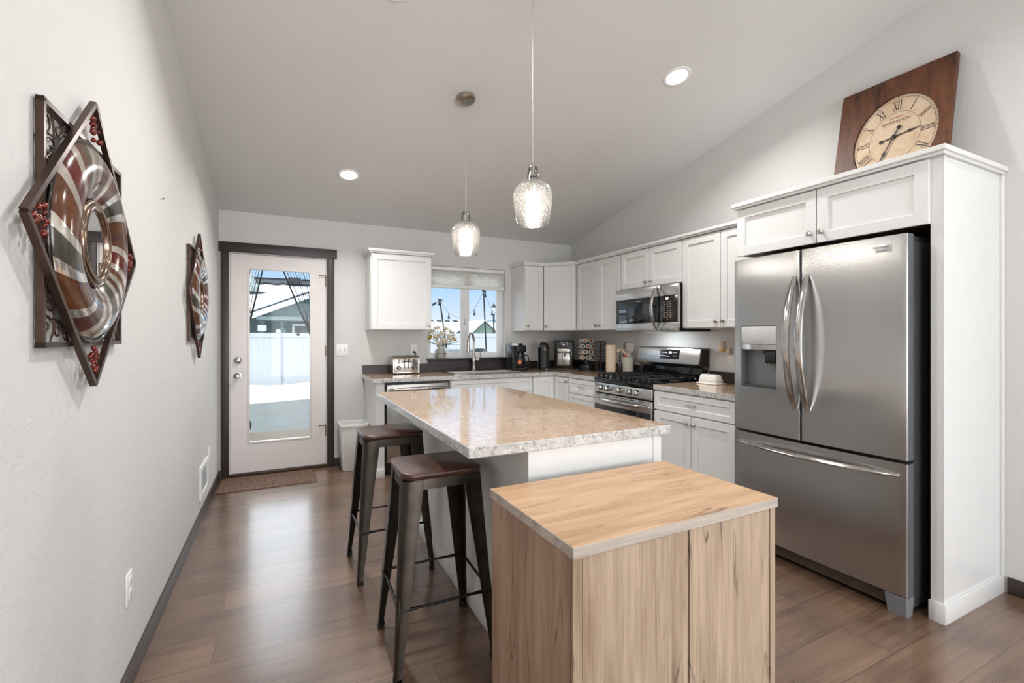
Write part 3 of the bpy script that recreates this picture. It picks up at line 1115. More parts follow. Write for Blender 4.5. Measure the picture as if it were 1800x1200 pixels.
# ------------------------------------------------------------------ refrigerator
def curved_panel(m, u0, u1, z0, z1, thick, bulge, uc, hw, rad=0.006, nu=14, hole=None):
    us = sorted(set([u0, u0 + 0.003, u0 + 0.007, u0 + rad, u1 - rad, u1 - 0.007, u1 - 0.003, u1] + [u0 + (u1 - u0) * i / nu for i in range(1, nu)] + (list(hole[:2]) if hole else [])))
    us2 = [us[0]]
    for u in us[1:]:
        if u - us2[-1] > 0.0025:
            us2.append(u)
    us = us2
    zs = [z0, z1] if not hole else [z0, hole[2], hole[3], z1]

    def df(u):
        d = bulge * min(1.6, ((u - uc) / hw) ** 2)
        k = min(u - u0, u1 - u)
        if k < rad:
            d += rad - math.sqrt(max(0, rad * rad - (rad - k) ** 2))
        return d
    g = [[m.v((u, df(u), z)) for u in us] for z in zs]
    for i in range(len(zs) - 1):
        for j in range(len(us) - 1):
            um, zm = (us[j] + us[j + 1]) / 2, (zs[i] + zs[i + 1]) / 2
            if hole and hole[0] < um < hole[1] and hole[2] < zm < hole[3]:
                continue
            m.f([g[i][j], g[i][j + 1], g[i + 1][j + 1], g[i + 1][j]])
    bk = [[m.v((u, thick, z)) for u in (us[0], us[-1])] for z in (z0, z1)]
    m.f([*g[0][::-1], bk[0][0], bk[0][1]])
    m.f([*g[-1], bk[1][1], bk[1][0]])
    m.f([bk[0][1], bk[0][0], bk[1][0], bk[1][1]])
    m.mi = 1
    m.f([*[row[0] for row in g], bk[1][0], bk[0][0]])
    m.f([*[row[-1] for row in g][::-1], bk[0][1], bk[1][1]])
    m.mi = 0


FXP = 2.55
T = fX(FXP)
r = root('refrigerator', (2.9, 1.56, 0), 'stainless steel french-door refrigerator with a bottom freezer drawer', 'refrigerator')
m = MB(T)
m.box(1.114, 2.008, 0.085, 0.70, 0.035, 1.745, 0.003)
m.build('body', DKGREY, r)
HW = 0.455
m = MB(T)
curved_panel(m, 1.593, 2.016, 0.728, 1.772, 0.07, 0.014, 1.5615, HW, hole=(1.728, 1.958, 0.992, 1.362))
DSIDE = plain('door_side_grey', (92, 96, 102), 0.35, 0.3)
dl_ = m.build('door', [STEEL, DSIDE], r, 40)
m = MB(T)
curved_panel(m, 1.107, 1.584, 0.728, 1.772, 0.07, 0.014, 1.5615, HW)
drr = m.build('door', [STEEL, DSIDE], r, 40)
m = MB(T)
curved_panel(m, 1.107, 2.016, 0.100, 0.712, 0.07, 0.014, 1.5615, HW, nu=24)
fz = m.build('freezer_drawer', [STEEL, DSIDE], r, 40)


def bow(m, a, b, d0, d1, w, flat, n=14, vert=True):
    pts, rad = [], []
    for i in range(n + 1):
        t = i / n
        s_ = math.sin(PI * t) ** 0.75
        d = d0 + (d1 - d0) * s_
        q = a + (b - a) * t
        pts.append(q + Vector((0, d, 0)))
        rad.append(w * (0.55 + 0.45 * min(1, s_ * 1.6)))
    return m.tube(pts, rad, 12, flat=flat)


for par, u in ((dl_, 1.617), (drr, 1.548)):
    m = MB(T)
    bow(m, Vector((u, 0, 0.895)), Vector((u, 0, 1.63)), -0.002, -0.088, 0.0215, 0.52, 18)
    m.build('handle', STEELH, par)
m = MB(T)
bow(m, Vector((1.145, 0, 0.655)), Vector((1.975, 0, 0.655)), 0.008, -0.062, 0.0215, 0.6, 20)
m.build('handle', STEELH, fz)
# water and ice dispenser
m = MB(T)
u0, u1 = 1.728, 1.958
for a in ((u0 - 0.004, u0, -0.002, 0.068), (u1, u1 + 0.004, -0.002, 0.068)):
    m.box(a[0], a[1], a[2] + 0.006, a[3], 0.992, 1.362)
m.box(u0, u1, 0.064, 0.068, 0.992, 1.362)
m.box(u0, u1, 0.006, 0.066, 0.988, 0.994)
m.box(u0, u1, 0.006, 0.066, 1.360, 1.366)
dsp = m.build('dispenser', plain('dispenser_grey', (128, 130, 132), 0.3, 0.4), dl_, 0)
MB(T).box(u0 + 0.002, u1 - 0.002, 0.002, 0.06, 1.252, 1.358, 0.003).build('control_panel', LGREY, dsp)
m = MB(T)
m.prism([(u0 + 0.002, 0.004, 1.22), (u0 + 0.06, -0.006, 1.22), (u0 + 0.115, -0.009, 1.22), (u1 - 0.06, -0.006, 1.22), (u1 - 0.002, 0.004, 1.22), (u1 - 0.002, 0.055, 1.22), (u0 + 0.002, 0.055, 1.22)], (0, 0, 0.03))
m.build('trim_band', STEELH, dsp)
m = MB(T)
m.box(u0 + 0.012, u0 + 0.082, 0.012, 0.06, 1.14, 1.218, 0.006)
m.box(u0 + 0.075, u0 + 0.10, 0.02, 0.06, 1.195, 1.218, 0.003)
m.build('spout', BLACK, dsp)
m = MB(T)
for k_ in (0.032, 0.062):
    m.tube([(u0 + k_, 0.03, 1.142), (u0 + k_, 0.028, 1.125)], [0.012, 0.009], 10)
m.build('nozzle', CLEARG, dsp)
MB(T).box(u0 + 0.004, u1 - 0.004, 0.008, 0.062, 0.995, 1.004, 0.002).build('drip_tray', DKGREY, dsp)
MB(T).box(u0 + 0.08, u0 + 0.15, 0.0012, 0.0022, 1.266, 1.269).build('control_mark', GREYP, dsp)
# badge, hinge covers, feet, grille
bd = MB(T).box(1.166, 1.252, 0.0075, 0.0115, 1.697, 1.733, 0.001).build('badge', plain('badge_silver', (205, 206, 207), 0.3, 0.6), drr)
MT = Matrix(((0, 0, -1, FXP + 0.007), (-1, 0, 0, 1.209), (0, 1, 0, 1.7215), (0, 0, 0, 1)))
INK = plain('dark_ink', (52, 50, 50), 0.6)
text_obj('FRIGIDAIRE', 0.0142, MT, INK, bd, sx=0.92)
MT = Matrix(((0, 0, -1, FXP + 0.007), (-1, 0, 0, 1.209), (0, 1, 0, 1.7045), (0, 0, 0, 1)))
text_obj('G A L L E R Y', 0.0085, MT, INK, bd, sx=0.95)
MB(T).box(1.17, 1.248, 0.0068, 0.0075, 1.7125, 1.7133).build('rule', INK, bd)
for ua, ub in ((1.122, 1.235), (1.89, 2.0)):
    MB(T).box(ua, ub, 0.075, 0.23, 1.7455, 1.772, 0.006).build('hinge_cover', DKGREY, r)
MB(T).box(1.20, 1.93, 0.045, 0.08, 0.025, 0.092, 0.004).build('grille', plain('brown_grille', (74, 62, 54), 0.5), r)
for ua, ub in ((1.110, 1.195), (1.93, 2.01)):
    m = MB(T)
    m.hexa([(ua + 0.006, 0.025, 0), (ub - 0.006, 0.025, 0), (ub - 0.006, 0.08, 0), (ua + 0.006, 0.08, 0)], [(ua, 0.008, 0.095), (ub, 0.008, 0.095), (ub, 0.08, 0.095), (ua, 0.08, 0.095)])
    m.build('foot', plain('grey_foot', (120, 123, 127), 0.45), r, 0)

# ------------------------------------------------------------------ gas range
T = fX(2.64)
RU0, RU1 = 2.834, 3.592
r = root('gas_range', (2.95, 3.213, 0), 'stainless steel gas range with black cooktop and raised back panel', 'range')
m = MB(T)
m.box(RU0, RU1, 0.045, 0.63, 0.04, 0.874)
m.box(RU0 + 0.03, RU1 - 0.03, 0.09, 0.6, 0.0, 0.04)
m.build('body', BLACK, r, 0)
MB(T).box(RU0 + 0.002, RU1 - 0.002, 0.004, 0.044, 0.05, 0.215, 0.004).build('storage_drawer', STEELP, r)
m = MB(T)
m.box(RU0 + 0.002, RU1 - 0.002, 0.0, 0.044, 0.672, 0.772, 0.003)
m.box(RU0 + 0.002, RU1 - 0.002, 0.0, 0.044, 0.222, 0.29, 0.003)
for ua in (RU0 + 0.002, RU1 - 0.010):
    m.box(ua, ua + 0.008, 0.001, 0.044, 0.287, 0.675)
dr = m.build('oven_door', STEELP, r)
MB(T).box(RU0 + 0.0105, RU1 - 0.0105, 0.002, 0.044, 0.291, 0.671, 0.002).build('oven_glass', BLACKG, dr)
for i in range(6):
    a = RU0 + 0.07 + i * 0.115
    MB(T).box(a, a + 0.075, -0.0006, 0.003, 0.757, 0.764).build('vent_slot', BLACK, dr)
m = MB(T)
bow(m, Vector((RU0 + 0.03, 0, 0.728)), Vector((RU1 - 0.03, 0, 0.728)), 0.0, -0.06, 0.0195, 0.9, 16)
m.build('handle', STEELH, dr)
m = MB(T)
m.prism([(RU0 + 0.002, 0.0, 0.785), (RU0 + 0.002, 0.012, 0.868), (RU0 + 0.002, 0.05, 0.868), (RU0 + 0.002, 0.05, 0.785)], (RU1 - RU0 - 0.004, 0, 0), 0.003)
cp = m.build('control_panel', STEELP, r)
for u in (3.474, 3.397, 3.232, 3.084, 3.006):
    m = MB(T)
    m.lathe([(0.0, -0.034), (0.013, -0.034), (0.0185, -0.028), (0.021, -0.012), (0.024, -0.004), (0.024, 0.006)], (u, 0.002, 0.828), 'Y', 20, False, True)
    m.box(u - 0.0055, u + 0.0055, -0.042, -0.026, 0.808, 0.848, 0.003)
    m.build('knob', STEELH, cp)
m = MB(T)
m.box(RU0, RU1, 0.0, 0.56, 0.875, 0.915, 0.008)
m.build('cooktop', BLACKG, r)
GZ = 0.947
for gi in range(3):
    ua = RU0 + 0.022 + gi * 0.2395
    ub = ua + 0.233
    m = MB(T)
    w_ = 0.011
    for u in (ua + w_ / 2, ub - w_ / 2):
        m.bar((u, 0.03, GZ), (u, 0.54, GZ), w_, 0.014)
    for d in (0.035, 0.285, 0.535):
        m.bar((ua, d, GZ), (ub, d, GZ), w_, 0.014)
    for u in (ua + 0.075, ua + 0.158):
        for d0, d1 in ((0.04, 0.115), (0.205, 0.365), (0.455, 0.53)):
            m.bar((u, d0, GZ), (u, d1, GZ), w_, 0.014)
    for d in (0.16, 0.41):
        m.bar((ua, d, GZ), (ua + 0.075, d, GZ), w_, 0.014)
        m.bar((ub - 0.075, d, GZ), (ub, d, GZ), w_, 0.014)
    n_ = 4
    for i in range(n_):
        u = ua + 0.012 + (ub - ua - 0.024) * i / (n_ - 1)
        m.hexa([(u - 0.006, 0.012, 0.916), (u + 0.006, 0.012, 0.916), (u + 0.006, 0.03, 0.916), (u - 0.006, 0.03, 0.916)], [(u - 0.006, 0.024, GZ + 0.007), (u + 0.006, 0.024, GZ + 0.007), (u + 0.006, 0.05, GZ + 0.007), (u - 0.006, 0.05, GZ + 0.007)])
        m.box(u - 0.006, u + 0.006, 0.53, 0.545, 0.916, GZ)
    m.build('grate', IRON, r, 0)
for u, d in ((RU0 + 0.14, 0.16), (RU0 + 0.14, 0.41), (RU0 + 0.379, 0.285), (RU1 - 0.14, 0.16), (RU1 - 0.14, 0.41)):
    m = MB(T)
    m.lathe([(0.05, 0.9155), (0.045, 0.924), (0.036, 0.926), (0.036, 0.933), (0.03, 0.937), (0.0, 0.937)], (u, d, 0), 'Z', 20, True, False)
    m.build('burner', IRON, r)
m = MB(T)
m.box(RU0, RU1, 0.565, 0.63, 0.875, 1.04, 0.003)
m.build('riser', BLACKG, r)
bp_ = MB(T)
prof = [(0.560, 1.022), (0.515, 1.055), (0.545, 1.193), (0.560, 1.2), (0.642, 1.2), (0.642, 1.022)]
bp_.prism([(RU0 - 0.004, d, z) for d, z in prof], (RU1 - RU0 + 0.008, 0, 0), 0.003)
bpn = bp_.build('back_panel', STEELP, r)
for ua in (RU0 - 0.0065, RU1 + 0.0042):
    MB(T).prism([(ua, d, z) for d, z in [(0.565, 1.03), (0.53, 1.058), (0.556, 1.19), (0.638, 1.19), (0.638, 1.03)]], (0.0023, 0, 0)).build('side_cap', BLACK, bpn, 0)


def on_panel(u, z, off):    # point on the sloping face of the back panel
    t = (z - 1.055) / (1.193 - 1.055)
    return (u, 0.515 + 0.03 * t - off, z)


m = MB(T)
ua, ub, za, zb = 3.055, 3.288, 1.092, 1.176
m.hexa([on_panel(ua, za, 0.003), on_panel(ub, za, 0.003), on_panel(ub, za, -0.003), on_panel(ua, za, -0.003)], [on_panel(ua, zb, 0.003), on_panel(ub, zb, 0.003), on_panel(ub, zb, -0.003), on_panel(ua, zb, -0.003)])
ds = m.build('display', BLACKG, bpn, 0)
m = MB(T)
for u, z, w_ in ((3.255, 1.145, 0.014), (3.232, 1.145, 0.014), (3.205, 1.145, 0.016), (3.118, 1.148, 0.01), (3.1, 1.148, 0.01), (3.082, 1.148, 0.01), (3.27, 1.118, 0.016), (3.245, 1.118, 0.016), (3.22, 1.118, 0.016), (3.195, 1.114, 0.016), (3.17, 1.114, 0.016), (3.12, 1.118, 0.008), (3.1, 1.118, 0.012), (3.08, 1.118, 0.008)):
    m.hexa([on_panel(u, z, 0.0045), on_panel(u + w_, z, 0.0045), on_panel(u + w_, z, 0.002), on_panel(u, z, 0.002)], [on_panel(u, z + 0.006, 0.0045), on_panel(u + w_, z + 0.006, 0.0045), on_panel(u + w_, z + 0.006, 0.002), on_panel(u, z + 0.006, 0.002)])
m.build('key_marks', plain('pale_marks', (170, 172, 176), 0.5), ds, 0)
m = MB(T)
m.hexa([on_panel(3.145, 1.142, 0.0045), on_panel(3.178, 1.142, 0.0045), on_panel(3.178, 1.142, 0.002), on_panel(3.145, 1.142, 0.002)], [on_panel(3.145, 1.158, 0.0045), on_panel(3.178, 1.158, 0.0045), on_panel(3.178, 1.158, 0.002), on_panel(3.145, 1.158, 0.002)])
m.build('lit_digits', emit('blue_digits', (190, 200, 255), 1.0), ds, 0)

# ------------------------------------------------------------------ microwave
T = fX(2.895)
r = root('microwave', (3.1, 3.2, 1.338), 'over-the-range stainless microwave with black glass door and arched handle', 'microwave')
MU0, MU1 = 2.800, 3.586
MB().box(2.99, 3.05, 3.08, 3.34, 1.3374, 1.3385).build('cooktop_lamp', emit('hood_lens', (240, 246, 255), 1.0), r, 0)
lamp('cooktop_lamp_light', 'AREA', (3.02, 3.21, 1.334), 3.0, (0.93, 0.97, 1.0), (0, R(-16), 0), shape='RECTANGLE', size=0.06, size_y=0.26)
MB(T).box(2.826, 3.594, 0.026, XR - 2.895 - 0.002, 1.338, 1.738, 0.002, 1).build('body', BLACK, r, 0)
m = MB(T)
m.box(MU0, 3.0, 0.0, 0.025, 1.640, 1.736, 0.003)
m.box(MU0, 3.0, 0.0, 0.025, 1.340, 1.416, 0.003)
m.box(MU0, MU0 + 0.005, 0.001, 0.024, 1.413, 1.643)
m.build('control_surround', STEELP, r)
m = MB(T)
m.box(3.003, MU1, -0.004, 0.025, 1.638, 1.736, 0.003)
m.box(3.003, MU1, -0.004, 0.025, 1.340, 1.416, 0.003)
m.box(MU1 - 0.005, MU1, -0.003, 0.024, 1.413, 1.641)
dr = m.build('door', STEELP, r)
MB(T).box(3.003, MU1 - 0.0055, -0.002, 0.025, 1.417, 1.637, 0.001).build('door_glass', plain('dark_blue_glass', (18, 24, 32), 0.04, 0, 0.8), dr)
m = MB(T)
bow(m, Vector((3.035, 0, 1.352)), Vector((3.035, 0, 1.725)), -0.004, -0.072, 0.0165, 0.5, 14)
m.build('handle', STEELH, dr)
MT = Matrix(((0, 0, -1, 2.895 - 0.0024), (-1, 0, 0, 3.27), (0, 1, 0, 1.6125), (0, 0, 0, 1)))
text_obj('FRIGIDAIRE', 0.0105, MT, plain('brand_white', (225, 225, 225), 0.5), dr)
kp = MB(T).box(MU0 + 0.0055, 3.0, -0.001, 0.025, 1.417, 1.639, 0.001).build('control_panel', plain('keypad_brown', (36, 28, 25), 0.15), r)
m = MB(T)
for j in range(9):
    for i in range(3):
        if j == 8 and i != 1:
            continue
        u = 2.955 - i * 0.034 - (0.004 if (i + j) % 2 else 0)
        z = 1.585 - j * 0.0185
        wd = 0.012 if (i + j) % 3 else 0.016
        m.box(u - wd / 2, u + wd / 2, -0.0018, -0.0008, z, z + (0.004 if j not in (6, 7) else 0.006))
m.build('key_marks', plain('beige_marks', (186, 170, 152), 0.5), kp, 0)
MB(T).box(2.908, 2.936, -0.0018, -0.0008, 1.606, 1.622).build('lit_digits', emit('green_digits', (210, 255, 220), 1.4), kp, 0)

# ------------------------------------------------------------------ bar stools
def rrect(hx, hy, r, n=6, z=0.0):
    pts = []
    for cx, cy, a0 in ((hx - r, hy - r, 0), (-hx + r, hy - r, 90), (-hx + r, -hy + r, 180), (hx - r, -hy + r, 270)):
        for i in range(n + 1):
            a = R(a0 + 90 * i / n)
            pts.append((cx + r * math.cos(a), cy + r * math.sin(a), z))
    return pts


def leg_loop(cx, cy, z, w, sx, sy, t=0.007):
    ch = w * 0.28
    k = 0.32
    return [(cx - sx * w, cy, z), (cx - sx * ch, cy, z), (cx - sx * ch * k, cy - sy * ch * k, z), (cx, cy - sy * ch, z), (cx, cy - sy * w, z),
            (cx - sx * t, cy - sy * w, z), (cx - sx * t * 1.6, cy - sy * t * 1.6, z), (cx - sx * w, cy - sy * t, z)]


def loft(m, loops):
    rs = [[m.v(p) for p in lp] for lp in loops]
    n = len(rs[0])
    m.f(rs[0][::-1])
    m.f(rs[-1])
    for a, b in zip(rs, rs[1:]):
        for i in range(n):
            j = (i + 1) % n
            m.f([a[i], a[j], b[j], b[i]])


def make_stool(label):
    r = root('bar_stool', (0, 0, 0), label, 'bar stool')
    m = MB()
    loft(m, [rrect(0.161, 0.146, 0.045, 6, 0.738), rrect(0.166, 0.151, 0.048, 6, 0.742), rrect(0.167, 0.152, 0.048, 6, 0.757), rrect(0.164, 0.149, 0.046, 6, 0.763), rrect(0.158, 0.143, 0.042, 6, 0.765)])
    m.build('seat', SEATW, r, 50)
    m = MB()
    loft(m, [rrect(0.160, 0.145, 0.046, 6, 0.698), rrect(0.156, 0.141, 0.044, 6, 0.737)])
    m.build('seat_frame', GUN, r)
    for sx in (-1, 1):
        for sy in (-1, 1):
            m = MB()
            px = lambda z: sx * (0.161 + (0.735 - z) / 0.735 * 0.047)
            py = lambda z: sy * (0.146 + (0.735 - z) / 0.735 * 0.058)
            zs = [(0.012, 0.026), (0.075, 0.030), (0.20, 0.040), (0.45, 0.058), (0.62, 0.072), (0.7345, 0.080)]
            loft(m, [leg_loop(px(z), py(z), z, w, sx, sy) for z, w in zs])
            a = Vector((px(0.16) - sx * 0.005, py(0.16) - sy * 0.005, 0.16))
            b = Vector((px(0.31) - sx * 0.006, py(0.31) - sy * 0.006, 0.31))
            m.tube([a, a * 0.9 + b * 0.1, b * 0.9 + a * 0.1, b], [0.003, 0.0055, 0.0055, 0.003], 8)
            lg = m.build('leg', GUN, r, 50)
            m = MB()
            loft(m, [leg_loop(px(z), py(z), z, 0.031, sx, sy, 0.012) for z in (0.0, 0.022)])
            m.build('rubber_foot', RUBBER, lg)
    zr = 0.262
    ex, ey = 0.161 + 0.643 * 0.047 - 0.008, 0.146 + 0.643 * 0.058 - 0.008
    for s_ in (-1, 1):
        for p, q in (((-ex, s_ * ey, zr), (ex, s_ * ey, zr)), ((s_ * ex, -ey, zr), (s_ * ex, ey, zr))):
            p, q = Vector(p), Vector(q)
            m = MB()
            m.tube([p, p * 0.93 + q * 0.07, p * 0.82 + q * 0.18, p * 0.18 + q * 0.82, p * 0.07 + q * 0.93, q], [0.010, 0.010, 0.0065, 0.0065, 0.010, 0.010], 8, flat=0.8)
            m.build('foot_rail', GUND, r)
    m = MB()
    m.bar((-0.14, -0.125, 0.690), (0.14, 0.125, 0.690), 0.02, 0.006)
    m.bar((-0.14, 0.125, 0.682), (0.14, -0.125, 0.682), 0.02, 0.006)
    m.build('cross_brace', GUND, r, 0)
    return r


st = make_stool('dark metal bar stool with a wooden seat, nearer the light oak cabinet')
st.location = (0.587, 1.932, 0)
st.rotation_euler.z = R(-1.5)
st2 = copy_tree(st)
st2['label'] = 'dark metal bar stool with a wooden seat, nearer the back door and white bin'
st2.location = (0.558, 2.722, 0)
st2.rotation_euler.z = R(0.8)
for o in (st, st2):
    o['group'] = 'bar stools at the island'

# ------------------------------------------------------------------ light oak cabinet in front of the island
r = root('sideboard_cabinet', (1.03, 1.21, 0), 'light oak two-door cabinet standing against the front of the island', 'cabinet')
x0, x1, y0, y1 = 0.643, 1.426, 0.968, 1.452
MB().box(0.639, 1.429, 0.960, 1.460, 0.7505, 0.7805, 0.0012, 1).build('top', [OAKT, OAKE], r, 0)
tp = r.children[0]
for p in tp.data.polygons:
    p.material_index = 0 if abs(p.normal.z) > 0.8 else 1
sp_ = MB().box(x0, x0 + 0.028, y0, y1, 0.0, 0.75).build('side_panel', [OAKS, OAKF], r, 0)
for p in sp_.data.polygons:
    p.material_index = 1 if abs(p.normal.y) > 0.8 else 0
MB().box(x1 - 0.024, x1, y0, y1, 0.0, 0.75).build('side_panel', OAKF, r, 0)
m = MB()
m.box(x0 + 0.028, x1 - 0.024, y0 + 0.03, y1, 0.05, 0.748)
m.box(x0 + 0.028, x1 - 0.024, y0 + 0.03, y1 - 0.02, 0.0, 0.05)
m.build('carcass', plain('dark_brown_carcass', (86, 62, 48), 0.7), r, 0)
for a, b in ((x0 + 0.0285, 1.0375), (1.0435, 1.3945)):
    MB().box(a, b, y0 - 0.001, y0 + 0.018, 0.03, 0.7475, 0.001, 1).build('door', OAKF, r, 0)
r.rotation_euler.z = R(0.5)

# ------------------------------------------------------------------ pendants and recessed lights
def pendant(x, y, label):
    zt = ceil_z(y)
    r = root('pendant_light', (x, y, zt), label, 'pendant light', 'seeded glass pendants over the island')
    th = math.atan(SL)
    m = MB(Matrix.Translation((x, y, zt)) @ Matrix.Rotation(-th, 4, 'X'))
    m.lathe([(0.0, -0.026), (0.052, -0.026), (0.0585, -0.022), (0.061, -0.014), (0.061, 0.0)], (0, 0, 0), 'Z', 32, False, True)
    m.sphere((0.0, 0, -0.027), 0.006, 8)
    m.build('canopy', NICKEL, r)
    ztop = 2.125
    m = MB()
    n = 26
    m.tube([(x + 0.0007 * math.sin(i * 2.1), y + 0.0007 * math.cos(i * 2.1), zt - 0.02 + (ztop + 0.018 - zt + 0.02) * i / n) for i in range(n + 1)], 0.0018, 8)
    m.build('cord', plain('clear_silver_cord', (186, 183, 180), 0.35, 0.3), r)
    m = MB()
    m.lathe([(0.0035, 0.02), (0.0035, 0.0), (0.014, -0.006), (0.0145, -0.012), (0.009, -0.018), (0.009, -0.068), (0.0195, -0.074), (0.0195, -0.118), (0.017, -0.122), (0.0, -0.122)], (x, y, ztop), 'Z', 20, True, False)
    m.build('socket', NICKEL, r)
    out = [(0.016, 0.002), (0.022, -0.004), (0.0255, -0.014), (0.0325, -0.062), (0.040, -0.070), (0.064, -0.083), (0.084, -0.102), (0.0940, -0.124), (0.0955, -0.150), (0.0935, -0.185), (0.088, -0.225), (0.081, -0.262), (0.0765, -0.283)]
    inn = [(max(0.010, q - 0.0032), h - (0.003 if i < 6 else 0.0)) for i, (q, h) in enumerate(out)][::-1]
    MB().lathe(out + inn, (x, y, ztop), 'Z', 40, False, False, True).build('glass_shade', SEEDED, r, 60)
    m = MB()
    m.lathe([(0.0, -0.228), (0.015, -0.225), (0.028, -0.213), (0.034, -0.194), (0.033, -0.176), (0.025, -0.150), (0.0155, -0.134), (0.014, -0.122)], (x, y, ztop), 'Z', 24, False, False)
    m.build('bulb', BULB, r, 60)


pendant(1.098, 2.909, 'seeded glass pendant light with its round metal canopy in view, hanging nearer the sink')
pendant(1.098, 1.989, 'larger-looking seeded glass pendant light on a long cord, hanging nearer the oak cabinet')


def downlight(x, y, label, group=None):
    zt = ceil_z(y) if y > RY else RZ - SL * (RY - y)
    th = -math.atan(SL) if y > RY else math.atan(SL)
    r = root('recessed_light', (x, y, zt), label, 'ceiling light', group or 'recessed lights in the sloped ceiling')
    M_ = Matrix.Translation((x, y, zt)) @ Matrix.Rotation(th, 4, 'X')
    MB(M_).lathe([(0.066, -0.001), (0.070, -0.007), (0.088, -0.006), (0.092, -0.001)], (0, 0, 0), 'Z', 40, False, False, True).build('trim_ring', WHITE, r, 60)
    MB(M_).lathe([(0.0, -0.0045), (0.060, -0.0045), (0.067, -0.002), (0.067, -0.0005), (0.0, -0.0005)], (0, 0, 0), 'Z', 40, False, False).build('lens', LENS, r, 60)
    l = lamp('downlight_lamp', 'AREA', M_ @ Vector((0, 0, -0.012)), DOWNLIGHT_W if y > 2 else DOWNLIGHT_W * 0.4, (1.0, 0.985, 0.965), (th, 0, 0), shape='DISK', size=0.12)
    l.data.spread = R(150)


DLAB = ['recessed ceiling light above the range side of the kitchen', 'recessed ceiling light above the floor near the back door', 'recessed ceiling light over the stools, cut by the top of the photo']
for i, (x, y) in enumerate(DL):
    if i < 3:
        downlight(x, y, DLAB[i])
    else:  # unseen lights added behind the camera for more light from above
        downlight(x, y, 'added unseen ceiling light over the open room behind the oak cabinet', 'added unseen lights over the open room')

# ------------------------------------------------------------------ wall mirrors on the left wall
FRAME = plain('bronze_frame', (78, 60, 52), 0.35, 0.7, var=0.2, vs=20)
BEADS = plain('amber_beads', (112, 40, 30), 0.06, 0.5, 0.8, var=0.5, vs=60)
SL_MATS = [plain('silver_leaf', (222, 216, 208), 0.12, 0.85, var=0.05), brushed_dark_mirror('slat_brown', (90, 52, 30)), brushed_dark_mirror('slat_red', (84, 18, 10)), brushed_dark_mirror('slat_olive', (66, 62, 50)), brushed_dark_mirror('slat_walnut', (78, 46, 38)), brushed_dark_mirror('slat_taupe', (118, 100, 88))]
MIRROR = plain('mirror_glass', (240, 240, 240), 0.01, 1.0, var=0.0)


def spiral(m, cx, cy, r0, a0, turns, sgn, X, th=0.0028):
    pts, n = [], int(16 * turns) + 4
    for i in range(n + 1):
        t = i / n
        rr = r0 * (1 - 0.78 * t)
        a = a0 + sgn * 2 * PI * turns * t
        pts.append((X, cx + rr * math.cos(a), cy + rr * math.sin(a)))
    m.tube(pts, th, 6)
    return pts[0]


